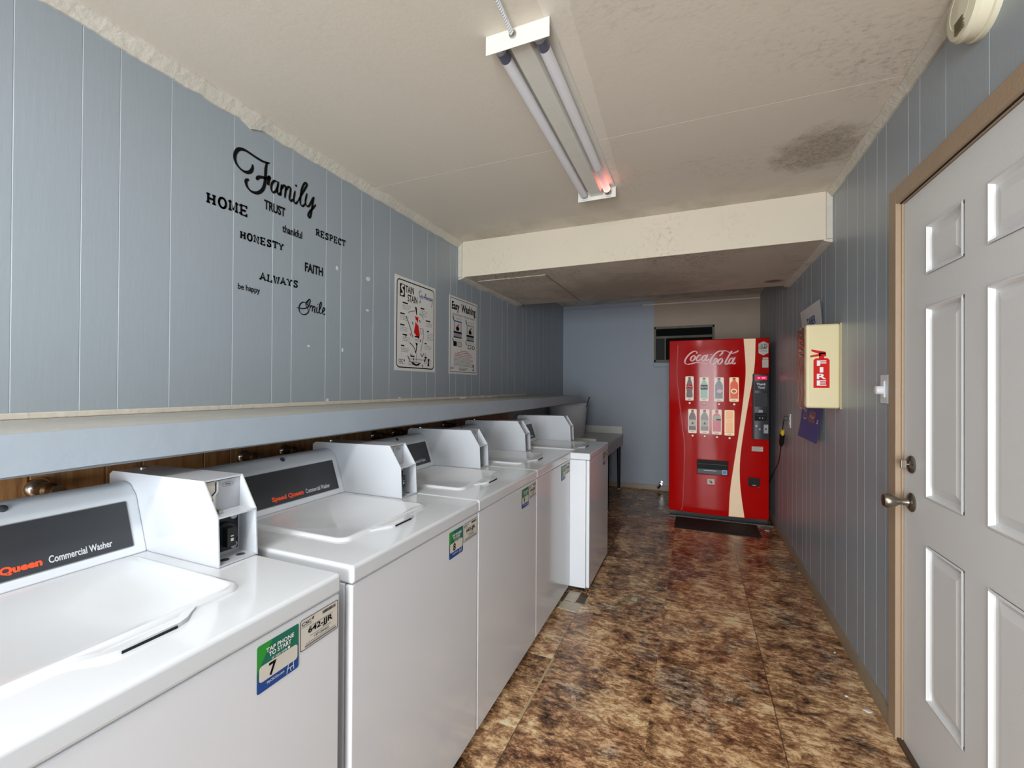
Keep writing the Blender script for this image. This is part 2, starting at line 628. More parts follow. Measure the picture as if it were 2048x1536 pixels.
# ================================================================== ROOM SHELL
L_GR = [-0.95, -0.78, -0.62, -0.42, -0.28, -0.12, 0.06, 0.2, 0.42, 0.554, 0.696, 0.789, 0.935, 1.158, 1.333, 1.431, 1.628, 1.727, 1.874, 1.972, 2.117,
        2.343, 2.513, 2.619, 2.815, 2.907, 3.053, 3.158, 3.307, 3.508, 3.77, 3.9, 4.09, 4.3, 4.42, 4.6, 4.82, 5.0, 5.12, 5.33, 5.6]
R_GR = [-0.9, -0.7, -0.5, -0.3, -0.1, 0.1, 0.3, 0.5, 0.7, 0.9, 1.1, 1.3, 1.531, 1.746, 1.913, 2.0, 2.198, 2.294, 2.438, 2.529, 2.683, 2.877, 3.073, 3.172,
        3.418, 3.55, 3.66, 3.86, 4.0, 4.2, 4.43, 4.6, 4.75, 5.0, 5.2, 5.45, 5.65]


def grooved(a0, a1, gr, w, d):
    """surface line of a grooved panel: list of (along, depth)"""
    pts = [(a0, 0)]
    for g in gr:
        pts += [(g - w, 0), (g - w * 0.45, d), (g + w * 0.45, d), (g + w, 0)]
    pts.append((a1, 0))
    return pts


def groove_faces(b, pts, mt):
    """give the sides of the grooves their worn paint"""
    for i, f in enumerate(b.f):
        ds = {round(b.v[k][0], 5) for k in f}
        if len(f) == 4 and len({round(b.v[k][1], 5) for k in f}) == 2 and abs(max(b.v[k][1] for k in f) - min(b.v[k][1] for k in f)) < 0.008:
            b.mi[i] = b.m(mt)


def groove_wall(name, pts, z0, z1, place, mt, back, gmt=None):
    b = MB()
    prof = pts + [(pts[-1][0], back), (pts[0][0], back)]
    b.prism([place(a, d) for a, d in prof], 'z', z0, z1, mt)
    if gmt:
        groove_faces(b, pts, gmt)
    return b


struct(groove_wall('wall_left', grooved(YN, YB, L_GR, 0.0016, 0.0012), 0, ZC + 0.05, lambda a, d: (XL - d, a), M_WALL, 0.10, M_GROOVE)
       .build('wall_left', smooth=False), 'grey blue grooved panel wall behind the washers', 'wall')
# right-hand wall: one piece either side of the doorway and one over it
DY0, DY1, DZ1 = 1.10, 2.062, 2.005
b = MB()
for (a0, a1, z0, z1) in ((YN, DY0, 0, ZC + 0.05), (DY1, YB, 0, ZC + 0.05), (DY0, DY1, DZ1, ZC + 0.05)):
    pts = grooved(a0, a1, [g for g in R_GR if a0 + 0.01 < g < a1 - 0.01], 0.0016, 0.0012)
    b.prism([(XR + d, a) for a, d in pts + [(a1, 0.10), (a0, 0.10)]], 'z', z0, z1, M_WALL)
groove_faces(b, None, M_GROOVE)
struct(b.build('wall_right', smooth=False), 'grey blue grooved panel wall with the white door', 'wall')
# far wall with an opening for the small window
WX0, WX1, WZ0, WZ1 = -0.467, 0.212, 1.63, 2.078
b = MB()
b.box(XL - 0.1, WX0, YB, YB + 0.12, 0, ZC + 0.05, M_BACK)
b.box(WX1, XR + 0.1, YB, YB + 0.12, 0, ZC + 0.05, M_BACK)
b.box(WX0, WX1, YB, YB + 0.12, 0, WZ0, M_BACK)
b.box(WX0, WX1, YB, YB + 0.12, WZ1, ZC + 0.05, M_BACK)
struct(b.build('wall_back', smooth=False), 'grey blue end wall with a tan painted patch', 'wall')
# wall behind the photographer with its open doorway
b = MB()
b.box(XL - 0.1, -1.05, YN - 0.1, YN, 0, ZC + 0.05, M_WALL)
b.box(0.52, XR + 0.1, YN - 0.1, YN, 0, ZC + 0.05, M_WALL)
b.box(-1.05, 0.52, YN - 0.1, YN, 2.12, ZC + 0.05, M_WALL)
struct(b.build('wall_front', smooth=False), 'grey blue wall with an open doorway', 'wall')
b = MB()
b.box(XL - 0.1, XR + 0.1, YN - 0.1, YB + 0.12, -0.1, 0, M_FLOOR)
struct(b.build('floor', smooth=False), 'mottled brown slate pattern vinyl floor', 'floor')
b = MB()
b.box(XL - 0.1, XR + 0.1, YN - 0.1, 1.947, ZC, ZC + 0.1, M_CEIL)
b.box(XL - 0.1, XR + 0.1, 1.951, YB + 0.12, ZC, ZC + 0.1, M_CEIL)
b.box(XL - 0.1, XR + 0.1, 1.946, 1.952, ZC + 0.003, ZC + 0.1, M_CEIL)
struct(b.build('ceiling', smooth=False), 'stained cream painted ceiling', 'ceiling')
# dropped soffit across the room
b = MB()
b.box(XL, XR, SY0, SY0 + 0.012, SZ - 0.002, ZC, M_BEAM)
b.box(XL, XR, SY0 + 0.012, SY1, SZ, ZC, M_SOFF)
struct(b.build('ceiling_soffit', bevel=0.002), 'cream dropped soffit crossing the ceiling', 'soffit')
b = MB()
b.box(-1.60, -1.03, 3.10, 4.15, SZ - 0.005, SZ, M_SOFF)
b.box(-1.034, -1.026, 3.10, 4.15, SZ - 0.0055, SZ, M_BASE)
struct(b.build('ceiling_patch_panel'), 'flat patch panel on the soffit underside', 'panel')


def cove(name, x, sgn, y0, y1, z, label, h=0.045, w=0.04):
    """ragged caulked strip in the corner between wall and ceiling"""
    rnd = random.Random(len(name) + int(y0 * 10))
    b = MB()
    n = int((y1 - y0) / 0.05)
    rows = []
    for i in range(n + 1):
        y = y0 + (y1 - y0) * i / n
        hh = h + rnd.uniform(-0.004, 0.004)
        ww = w + rnd.uniform(-0.004, 0.004)
        if name == 'trim_1' and abs(y - 1.22) < 0.028:
            hh += 0.014
        rows.append([(x, y, z), (x, y, z - hh), (x + sgn * 0.008, y, z - hh), (x + sgn * ww, y, z - 0.008), (x + sgn * ww, y, z)])
    vs = [q for r in rows for q in r]
    fs = []
    for i in range(n):
        for k in range(5):
            q = (i * 5 + k, i * 5 + (k + 1) % 5, (i + 1) * 5 + (k + 1) % 5, (i + 1) * 5 + k)
            fs.append(q if sgn < 0 else tuple(reversed(q)))
    b.add(vs, fs + [(0, 1, 2, 3, 4), tuple(reversed(range(n * 5, n * 5 + 5)))], M_TRIM)
    o = b.build(name, ang=30)
    return struct(o, label, 'trim')


cove('trim_1', XL, 1, YN, SY0, ZC, 'ragged white strip between left wall and ceiling')
cove('trim_2', XR, -1, YN, SY0, ZC, 'ragged white strip between door wall and ceiling', 0.04, 0.03)
cove('trim_3', XL, 1, SY0, SY1, SZ, 'ragged strip under the soffit above the posters', 0.02, 0.05)
cove('trim_4', XR, -1, SY0, SY1, SZ, 'ragged strip under the soffit on the door side', 0.02, 0.04)
b = MB()
b.box(XL, XL + 0.034, SY0 - 0.012, SY0, SZ - 0.003, ZC, M_TRIM)
struct(b.build('trim_5', bevel=0.004), 'upright strip at one end of the soffit face', 'trim')
b = MB()
b.box(XR - 0.032, XR, SY0 - 0.012, SY0, SZ - 0.003, ZC, M_TRIM)
struct(b.build('trim_6', bevel=0.004), 'upright strip at the door end of the soffit face', 'trim')
b = MB()
b.box(XL, -0.62, YB - 0.014, YB, 2.364, 2.378, M_BACK)
b.box(-0.62, XR, YB - 0.014, YB, 2.362, 2.380, M_TRIM)
struct(b.build('trim_7', bevel=0.004), 'narrow strip near the top of the end wall', 'trim')
b = MB()
b.prism([(YB, 0), (YB, 0.062), (YB - 0.006, 0.062), (YB - 0.012, 0.05), (YB - 0.012, 0)], 'x', -0.86, XR, M_BASE)
b.prism([(YB, 0), (YB, 0.062), (YB - 0.006, 0.062), (YB - 0.012, 0.05), (YB - 0.012, 0)], 'x', XL, -0.86, M_BASE)
struct(b.build('baseboard_back'), 'low beige baseboard under the end wall', 'baseboard')
b = MB()
prof = [(XR, 0), (XR - 0.013, 0), (XR - 0.013, 0.045), (XR - 0.006, 0.062), (XR, 0.062)]
b.prism(prof, 'y', 2.125, 3.40, M_BASE)
b.prism(prof, 'y', 3.405, YB - 0.012, M_BASE)
struct(b.build('baseboard_right'), 'low beige baseboard beside the door', 'baseboard')

# brown wood panelling under the shelf, behind the washers
P_GR = [-0.4, -0.2, 0.0, 0.15, 0.38, 0.59, 0.758, 0.855, 1.05, 1.148, 1.294, 1.391, 1.54, 1.731, 1.87, 1.99, 2.2, 2.35, 2.55, 2.7, 2.95, 3.1, 3.4, 3.6, 3.75]
b = MB()
pts = grooved(YN, 3.885, P_GR, 0.004, 0.004)
b.prism([(XL + 0.008 - d, a) for a, d in pts + [(3.885, 0.008), (YN, 0.008)]], 'z', 0.0, 1.128, M_WOOD)
b.box(XL, XL + 0.014, 3.885, 3.915, 0, 1.128, mat('raw_wood_strip', srgb(196, 160, 116), 0.6))
struct(b.build('wall_left_panelling', smooth=False), 'brown wood panelling under the long shelf', 'panelling')

# ------------------------------------------------------------------ door
d1 = root('door_1', (XR, DY1, 0))
struct(d1, 'white six panel door with nickel knob in a tan frame', 'door')
LW = 0.914
b = MB()
# local: x into the wall, y negative towards the camera, z up
XD = 0.006
b.box(XD + 0.012, XD + 0.044, -LW - 0.004, -0.012, 0.012, 1.995, M_DOOR)
cols = [(-0.183, -0.403), (-0.515, -0.735)]
rows = [(1.858, 1.693), (1.584, 0.945), (0.788, 0.270)]
# stiles and rails around sunk, bevelled panels
ys = [-0.012, -0.178, -0.403, -0.515, -0.735, -LW - 0.004]
holes = [(c[0], c[1], r[1], r[0]) for c in cols for r in rows]
for ya, yb in ((-0.012, cols[0][0]), (cols[0][1], cols[1][0]), (cols[1][1], -LW - 0.004)):
    b.box(XD, XD + 0.013, yb, ya, 0.012, 1.995, M_DOOR)
for c in cols:
    zz = [0.012] + [z for r in reversed(rows) for z in (r[1], r[0])] + [1.995]
    for i in range(0, len(zz), 2):
        b.box(XD, XD + 0.013, c[1], c[0], zz[i], zz[i + 1], M_DOOR)
for (y0, y1, z0, z1) in holes:
    def ring(t, x):
        return [(x, y0 - t, z0 + t), (x, y1 + t, z0 + t), (x, y1 + t, z1 - t), (x, y0 - t, z1 - t)]
    lv = [ring(0, XD - 0.003), ring(0.006, XD - 0.005), ring(0.012, XD + 0.008), ring(0.02, XD + 0.010), ring(0.048, XD + 0.001), ring(0.06, XD + 0.001)]
    vs = [q for r in lv for q in r]
    fs = []
    for i in range(len(lv) - 1):
        for k in range(4):
            fs.append((i * 4 + k, i * 4 + (k + 1) % 4, (i + 1) * 4 + (k + 1) % 4, (i + 1) * 4 + k))
    k = (len(lv) - 1) * 4
    fs.append((k, k + 1, k + 2, k + 3))
    b.add(vs, fs, M_DOOR)
leaf = b.build('door_leaf', d1, smooth=False)
b = MB()
# casing, proud of the wall, and the head
b.box(-0.016, 0.012, 0.0, 0.062, 0, 2.065, M_TAN)
b.box(-0.016, 0.012, -LW - 0.08, 0.0, 2.004, 2.065, M_TAN)
b.box(-0.016, 0.012, -LW - 0.08, -LW - 0.010, 0, 2.004, M_TAN)
b.box(0.0, 0.06, -LW - 0.05, -LW - 0.006, 0, 2.0, M_TAN)
b.box(0.0, 0.06, -0.008, 0.004, 0, 2.005, M_TAN)
b.box(0.0, 0.06, -LW - 0.02, 0.004, 1.998, 2.006, M_TAN)
b.box(-0.004, 0.02, -LW - 0.02, 0.0, 2.0, 2.004, M_DARK)
b.build('door_frame', d1, bevel=0.003)
b = MB()
b.box(-0.012, 0.06, -LW - 0.02, 0.0, 0.0, 0.012, mat('dark_threshold', srgb(74, 56, 40), 0.5, var=0.2, bump=0.2))
b.build('threshold', d1, bevel=0.003)
kn = MB()
ky, kz = -0.076, 0.905
kn.lathe([(0.0, 0.0), (0.033, 0.0), (0.034, 0.004), (0.028, 0.010), (0.014, 0.013), (0.011, 0.03), (0.013, 0.04), (0.021, 0.050), (0.026, 0.062), (0.026, 0.074), (0.021, 0.083), (0.0, 0.087)],
         (XD, ky, kz), '-x', M_NICKEL)
kn.build('door_knob', d1)
kn = MB()
kn.lathe([(0.0, 0.0), (0.031, 0.0), (0.032, 0.004), (0.027, 0.010), (0.016, 0.012), (0.0, 0.012)], (XD, ky, 1.04), '-x', M_NICKEL)
db = kn.build('deadbolt', d1)
kn = MB()
kn.lathe([(0.006, 0.010), (0.006, 0.020), (0.0, 0.020)], (XD, ky, 1.04), '-x', M_NICKEL, 14)
kn.box(XD - 0.034, XD - 0.016, ky - 0.005, ky + 0.005, 1.025, 1.055, M_NICKEL)
kn.build('thumb_turn', db, bevel=0.002)

# ------------------------------------------------------------------ window in the end wall
w1 = root('window_1', (WX0, YB, WZ0))
struct(w1, 'small dark window high in the end wall behind the vending machine', 'window')
ww, wh = WX1 - WX0, WZ1 - WZ0
M_WFR = mat('weathered_window_frame', srgb(112, 108, 92), 0.6, var=0.35, scale=30, bump=0.4)
b = MB()
b.box(-0.012, 0.012, -0.012, 0.08, 0, wh, M_WFR)
b.box(ww - 0.014, ww + 0.012, -0.012, 0.08, 0, wh, M_WFR)
b.box(-0.012, ww + 0.012, -0.012, 0.08, wh - 0.026, wh + 0.004, M_WFR)
b.box(-0.012, ww + 0.012, -0.012, 0.08, -0.004, 0.03, M_WFR)
b.build('window_frame', w1, bevel=0.003)
b = MB()
b.box(0.012, ww - 0.014, 0.02, 0.035, wh - 0.145, wh - 0.115, M_WFR)
b.box(0.115, 0.13, 0.015, 0.03, 0.03, wh - 0.125, M_WFR)
b.build('sash_rail', w1, bevel=0.002)
b = MB()
b.box(0.012, ww - 0.014, 0.04, 0.046, 0.03, wh - 0.026, mat('dark_glass', srgb(3, 3, 4), 0.4, spec=0.03))
b.build('window_pane', w1)
b = MB()
b.box(0.012, 0.115, 0.024, 0.03, 0.03, wh - 0.145, mat('dusty_screen', srgb(46, 48, 48), 0.8, var=0.3, scale=40))
b.build('insect_screen', w1)
b = MB()
b.box(-0.02, ww + 0.02, -0.03, 0.0, -0.062, -0.008, mat('sill_paint', srgb(150, 160, 170), 0.5))
b.build('window_sill', w1, bevel=0.004)

# ================================================================== SHELF
s = tag(root('wall_shelf', (XL, 0, 0)), 'long deep wall shelf with pale blue fascia running above the washers', 'shelf')
SX = -1.19 - XL
b = MB()
b.box(0.0, SX - 0.012, YN + 0.01, 4.85, 1.195, 1.213, M_SHELF)
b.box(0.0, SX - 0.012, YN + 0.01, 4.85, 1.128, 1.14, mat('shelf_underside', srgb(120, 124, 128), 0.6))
b.build('shelf_board', s, bevel=0.002)
b = MB()
n = 44
rnd = random.Random(3)
pr = []
for i in range(n + 1):
    y = YN + 0.01 + (4.85 - YN - 0.01) * i / n
    pr.append((y, 1.134 + rnd.uniform(-0.0018, 0.0018), 1.2145 + rnd.uniform(-0.0012, 0.0012)))
vs = []
for y, a, c in pr:
    vs += [(SX - 0.012, y, a), (SX, y, a), (SX, y, c), (SX - 0.012, y, c)]
fs = []
for i in range(n):
    for k in range(4):
        fs.append((i * 4 + k, (i + 1) * 4 + k, (i + 1) * 4 + (k + 1) % 4, i * 4 + (k + 1) % 4))
fs += [(0, 1, 2, 3), tuple(reversed(range(n * 4, n * 4 + 4)))]
b.add(vs, fs, M_FASC)
b.build('fascia', s, ang=30)
b = MB()
b.box(0.0, 0.012, YN + 0.01, 4.4, 1.213, 1.231, M_TRIM)
b.build('back_strip', s, bevel=0.004)
b = MB()
rnd = random.Random(11)
q = [(0.014 + rnd.uniform(0, 0.02), 3.0 + 0.05 * i, 1.2135) for i in range(12)]
b.tube([(0.02 + rnd.uniform(0, 0.014), 2.95 + 0.03 * i, 1.216 + rnd.uniform(0, 0.004)) for i in range(22)], [0.005 + rnd.uniform(0, 0.007) for i in range(22)], M_TRIM, 8)
b.build('caulk_bead', s)

# ================================================================== WASHERS
WW = 0.645
PROTO = []


def washer_parts(R):
    """local: x = 0 at the front face and negative towards the wall, y along the row, z up"""
    E, F = M_ENAM, M_FRONT
    b = MB()
    b.box(-0.70, -0.024, 0.003, WW - 0.003, 0.028, 0.842, F)
    b.build('cabinet', R, bevel=0.004)
    b = MB()
    b.box(-0.022, 0.0, 0.0015, WW - 0.0015, 0.035, 0.8415, F)
    b.build('front_panel', R, bevel=0.006, seg=3)
    for fx in (-0.06, -0.65):
        for fy in (0.05, WW - 0.05):
            b = MB()
            b.lathe([(0.0, 0.0), (0.02, 0.0), (0.02, 0.01), (0.008, 0.012), (0.008, 0.03)], (fx, fy, 0), 'z', M_BLACK, 14)
            b.build('leveling_foot', R)
    b = MB()
    b.box(-0.711, 0.003, 0.0, WW, 0.843, 0.887, E)
    tp = b.build('top_panel', R, bevel=0.009, seg=4)
    # lid: low slab with rounded corners and a raised rim
    b = MB()
    P = lambda u, v, w: (u, v, 0.8865 + w)
    o1 = rrect(-0.528, 0.108, -0.128, 0.512, 0.035, 8)
    o2 = rrect(-0.524, 0.112, -0.132, 0.508, 0.032, 8)
    o3 = rrect(-0.516, 0.120, -0.140, 0.500, 0.026, 8)
    o4 = rrect(-0.511, 0.125, -0.145, 0.495, 0.022, 8)
    k = len(o1)
    vs = [P(u, v, 0) for u, v in o1] + [P(u, v, 0.0075) for u, v in o2] + [P(u, v, 0.0085) for u, v in o3] + [P(u, v, 0.0062) for u, v in o4]
    fs = [(r * k + j, r * k + (j + 1) % k, (r + 1) * k + (j + 1) % k, (r + 1) * k + j) for r in range(3) for j in range(k)]
    fs.append(tuple(range(3 * k, 4 * k)))
    b.add(vs, fs, E)
    lid = b.build('lid', R, ang=60)
    # finger pull at the front edge of the lid with its dark slot
    b = MB()
    lipo = [(-0.135, 0.20), (-0.118, 0.232), (-0.094, 0.262), (-0.090, 0.275), (-0.090, 0.362), (-0.097, 0.378), (-0.118, 0.398), (-0.135, 0.42)]
    lipi = [(-0.145, 0.21), (-0.130, 0.24), (-0.112, 0.268), (-0.110, 0.278), (-0.110, 0.358), (-0.113, 0.37), (-0.130, 0.39), (-0.145, 0.41)]
    n = len(lipo)
    vs = [P(u, v, 0.0005) for u, v in lipo] + [P(u, v, 0.0085 if 1 < i < n - 2 else 0.005) for i, (u, v) in enumerate(lipo)] + [P(u, v, 0.0066) for u, v in lipi]
    fs = [(r * n + j, r * n + j + 1, (r + 1) * n + j + 1, (r + 1) * n + j) for r in range(2) for j in range(n - 1)]
    b.add(vs, fs, E)
    b.box(-0.0905, -0.0885, 0.278, 0.358, 0.8872, 0.8915, M_DARK)
    b.build('finger_pull', lid, ang=50)
    # console
    b = MB()
    prof = [(-0.541, 0.8875), (-0.545, 0.895), (-0.588, 1.020), (-0.594, 1.030), (-0.604, 1.038), (-0.610, 1.046), (-0.622, 1.053), (-0.645, 1.056), (-0.690, 1.048), (-0.706, 1.036), (-0.711, 1.015), (-0.711, 0.8875)]
    b.prism(prof, 'y', 0.002, 0.548, M_PLAS)
    con = b.build('console', R, bevel=0.007, seg=3, ang=60)
    A, B = Vector((-0.545, 0, 0.895)), Vector((-0.588, 0, 1.020))
    dv = (B - A).normalized()
    nv = Vector((dv.z, 0, -dv.x))
    if nv.x < 0:
        nv = -nv
    Ls = (B - A).length

    def PC(u, v, w):
        q = A + dv * v + nv * w
        return (q.x, u, q.z)
    b = MB()
    b.rect(0.03, 0.013, 0.522, Ls - 0.005, PC, M_CHAR, 0.0012, 0.004)
    b.frame(0.03, 0.013, 0.522, Ls - 0.005, 0.0016, 0.004, PC, M_GINK, 0.0014)
    b.text('Speed Queen', 0.232, 0.022, 0.358, 0.0425, PC, M_ORANGE, 0.0018, 0.05)
    b.text('Commercial Washer', 0.368, 0.026, 0.480, 0.042, PC, M_SILV, 0.0018, 0.022)
    b.build('display_panel', con, smooth=False)
    b = MB()
    b.lathe([(0.0085, -0.003), (0.0085, 0.002), (0.006, 0.004), (0.0, 0.0045)], (0, 0, 0), 'x', M_GREYP, 18)
    o = b.build('indicator_light', con)
    o.location = (-0.610, 0.316, 1.0455)
    o.rotation_euler = (0, radians(-42), 0)
    # coin box with open front
    CY0, CY1 = 0.547, 0.6435
    b = MB()
    side = [(-0.268, 0.888), (-0.274, 1.003), (-0.326, 1.083), (-0.700, 1.078), (-0.715, 1.068), (-0.715, 0.888)]
    b.prism(side, 'y', CY0, CY0 + 0.003, M_BOX)
    b.prism(side, 'y', CY1 - 0.003, CY1, M_BOX)
    b.prism([(-0.326, 1.083), (-0.326, 1.079), (-0.700, 1.074), (-0.711, 1.066), (-0.711, 0.888), (-0.715, 0.888), (-0.715, 1.068), (-0.700, 1.078)], 'y', CY0 + 0.003, CY1 - 0.003, M_BOX)
    b.box(-0.70, -0.333, CY0 + 0.003, CY1 - 0.003, 0.889, 1.076, M_BOX)
    b.box(-0.333, -0.2735, CY0 + 0.003, CY1 - 0.003, 0.999, 1.003, M_BOX)
    b.box(-0.333, -0.2685, CY0 + 0.003, CY1 - 0.003, 0.8885, 0.892, M_BOX)
    for yy in (0.578, 0.618):
        b.lathe([(0.0, 0.0), (0.010, 0.0), (0.010, 0.0008), (0.0, 0.0008)], (-0.295, yy, 0.892), 'z', M_CHROME, 16)
        b.lathe([(0.0, 0.0), (0.008, 0.0), (0.008, 0.0003), (0.0, 0.0003)], (-0.295, yy, 0.8928), 'z', M_GREYP, 16)
    cb = b.build('coin_box', R, smooth=False)
    PX = plane_left(-0.3325)
    b = MB()
    b.rect(CY0 + 0.004, 1.004, CY1 - 0.004, 1.076, PX, M_STEEL, 0.0005)
    b.rect(CY0 + 0.004, 1.004, CY0 + 0.034, 1.076, PX, M_LABEL, 0.001)
    b.stroke([(0.583, 1.074), (0.583, 1.050), (0.575, 1.041), (0.575, 1.010)], 0.005, PX, M_WINK, 0.0016, smooth=False)
    b.stroke([(0.579, 1.074), (0.579, 1.052), (0.570, 1.043)], 0.003, PX, M_DARK, 0.002, smooth=False)
    b.stroke([(0.571, 1.033), (0.571, 1.008)], 0.004, PX, M_DARK, 0.002, smooth=False)
    hx = [(0.594, 1.064), (0.600, 1.069), (0.618, 1.069), (0.624, 1.064), (0.618, 1.059), (0.600, 1.059)]
    for i in range(6):
        b.stroke([hx[i], hx[(i + 1) % 6]], 0.0009, PX, M_GINK, 0.0012, smooth=False)
    b.text('25¢', 0.602, 1.0615, 0.616, 1.0665, PX, M_INK, 0.0014, 0.01)
    b.build('coin_slot_plate', cb, smooth=False)
    b = MB()
    b.rect(CY0 + 0.004, 0.900, CY1 - 0.008, 0.992, PX, M_BLACK, 0.002, 0.002)
    for zz in (0.983, 0.910):
        b.lathe([(0.009, 0.0), (0.009, 0.003), (0.007, 0.0045), (0.0, 0.005)], (-0.331, CY1 - 0.020, zz), 'x', M_SILV, 16)
    b.build('dial_plate', cb)
    b = MB()
    b.lathe([(0.031, 0.0), (0.031, 0.010), (0.028, 0.013), (0.0, 0.013)], (-0.331, 0.598, 0.942), 'x', M_BLACK, 28)
    b.box(-0.320, -0.300, 0.588, 0.610, 0.917, 0.962, M_BLACK)
    b.box(-0.3001, -0.2993, 0.596, 0.603, 0.941, 0.944, M_WINK)
    b.box(-0.3001, -0.2993, 0.596, 0.603, 0.930, 0.937, M_WINK)
    b.build('coin_dial', cb, bevel=0.003)
    b = MB()
    b.tube([(-0.331, 0.572, 1.009), (-0.300, 0.572, 1.009)], 0.005, M_CHROME, 12)
    b.build('return_lever', cb)
    b = MB()
    b.lathe([(0.011, 0.0), (0.011, 0.0025), (0.009, 0.004), (0.0, 0.0045)], (-0.672, 0.602, 1.0785), 'z', M_CHROME, 18)
    b.build('cover_lock', cb)


def phone_sticker(R, num):
    P = plane_left(0.0)
    b = MB()
    u0, u1, v0, v1 = 0.440, 0.531, 0.741, 0.829
    b.rect(u0, v0, u1, v1, P, M_GREEN, 0.0006, 0.004)
    b.poly([(u0 + 0.0005, v1 - 0.004), (u0 + 0.003, v1 - 0.0005), (u0 + 0.032, v1 - 0.0005), (u0 + 0.0005, v0 + 0.040)], P, M_LGREEN, 0.0008)
    b.poly([(u0 + 0.004, v0), (u1 - 0.004, v0), (u1, v0 + 0.004), (u1, v0 + 0.030), (u0, v0 + 0.022), (u0, v0 + 0.004)], P, M_BLUE, 0.0009)
    b.poly([(u0, v0 + 0.022), (u1, v0 + 0.030), (u1, v0 + 0.048), (u0, v0 + 0.036)], P, M_MIDBL, 0.0007)
    b.rect(u0 + 0.004, v0 + 0.019, u1 - 0.003, v0 + 0.049, P, M_LABEL, 0.0012, 0.006)
    b.text('TAP PHONE', u0 + 0.018, v1 - 0.020, u1 - 0.012, v1 - 0.0115, P, M_WINK, 0.0014, 0.03)
    b.text('TO START', u0 + 0.024, v1 - 0.030, u1 - 0.018, v1 - 0.0215, P, M_WINK, 0.0014, 0.03)
    b.text('or scan code', u0 + 0.030, v1 - 0.0375, u1 - 0.028, v1 - 0.0325, P, M_WINK, 0.0014, 0.012)
    b.rect(u1 - 0.026, v1 - 0.0375, u1 - 0.021, v1 - 0.033, P, M_WINK, 0.0014)
    nw = 0.016 if len(num) == 1 else 0.026
    b.text(num, u0 + 0.024 - (0.006 if len(num) > 1 else 0), v0 + 0.0215, u0 + 0.024 + nw - (0.006 if len(num) > 1 else 0), v0 + 0.046, P, M_INK, 0.0015, 0.03)
    b.text('MyCSCGo.com', u0 + 0.020, v0 + 0.0085, u1 - 0.034, v0 + 0.0145, P, M_WINK, 0.0014, 0.01)
    for q in ([(u1 - 0.028, v0 + 0.002), (u1 - 0.024, v0 + 0.020)], [(u1 - 0.012, v0 + 0.004), (u1 - 0.013, v0 + 0.020)], [(u1 - 0.026, v0 + 0.011), (u1 - 0.013, v0 + 0.011)], [(u1 - 0.018, v0 + 0.003), (u1 - 0.020, v0 + 0.011)]):
        b.stroke(q, 0.0013, P, M_WINK, 0.0015, smooth=False)
    return b.build('phone_sticker', R, smooth=False)


def service_label(R, code):
    P = plane_left(0.0)
    b = MB()
    u0, u1, v0, v1 = 0.534, 0.636, 0.766, 0.831
    b.rect(u0, v0, u1, v1, P, M_LABEL, 0.0006, 0.004)
    b.frame(u0 + 0.0008, v0 + 0.0008, u1 - 0.0008, v1 - 0.0008, 0.0012, 0.004, P, M_INK, 0.0009)
    b.text('CSC', u0 + 0.004, v1 - 0.014, u0 + 0.028, v1 - 0.007, P, M_INK, 0.0011, 0.02)
    b.poly([(u0 + 0.032, v1 - 0.012), (u0 + 0.035, v1 - 0.006), (u0 + 0.033, v1 - 0.004), (u0 + 0.030, v1 - 0.008)], P, M_INK, 0.0011)
    b.rect(u0 + 0.004, v1 - 0.0175, u0 + 0.03, v1 - 0.0165, P, M_GINK, 0.0011)
    rnd = random.Random(5)
    x = u0 + 0.058
    while x < u1 - 0.008:
        w = rnd.choice((0.0008, 0.0013, 0.0018))
        b.rect(x, v1 - 0.0125, x + w, v1 - 0.006, P, M_INK, 0.0011)
        x += w + rnd.choice((0.0007, 0.001))
    b.rect(u0 + 0.022, v1 - 0.0225, u1 - 0.016, v1 - 0.0215, P, M_GINK, 0.0011)
    b.text(code, u0 + 0.020, v0 + 0.026, u1 - 0.016, v0 + 0.042, P, M_INK, 0.0011, 0.03)
    b.rect(u0 + 0.024, v0 + 0.0225, u1 - 0.02, v0 + 0.0235, P, M_GINK, 0.0011)
    b.text('1-877-264-6622', u0 + 0.036, v0 + 0.0145, u1 - 0.026, v0 + 0.020, P, M_INK, 0.0011, 0.004)
    b.rect(u0 + 0.014, v0 + 0.0105, u1 - 0.008, v0 + 0.0115, P, M_GINK, 0.0011)
    b.rect(u0 + 0.012, v0 + 0.0045, u1 - 0.006, v0 + 0.008, P, M_GINK, 0.0011)
    return b.build('service_label', R, smooth=False)


def copy_kids(src, dst):
    for ch in list(src.children):
        if ch.name.startswith(('phone_sticker', 'service_label')):
            continue
        c = ch.copy()
        COL.objects.link(c)
        c.parent = dst
        for g in list(ch.children):
            d = g.copy()
            COL.objects.link(d)
            d.parent = c


WASH = [(0.119, XW, '7', '642-JJR', 'white top load coin washer with the sticker number 7'),
        (0.797, XW, '8', '643-JJR', 'white top load coin washer with the sticker number 8'),
        (1.444, XW, '9', '644-JJR', 'white top load coin washer with the sticker number 9'),
        (2.091, XW, '10', '645-JJR', 'white top load coin washer between number 9 and the one standing forward'),
        (2.738, -0.611, '11', '646-JJR', 'white top load coin washer standing forward of the row beside the table')]
for i, (y, x, num, code, lab) in enumerate(WASH):
    r = tag(root('washing_machine', (x, y, 0)), lab, 'washing machine', 'coin operated washers along the wall')
    if i == 0:
        washer_parts(r)
        W0 = r
    else:
        copy_kids(W0, r)
    phone_sticker(r, num)
    service_label(r, code)

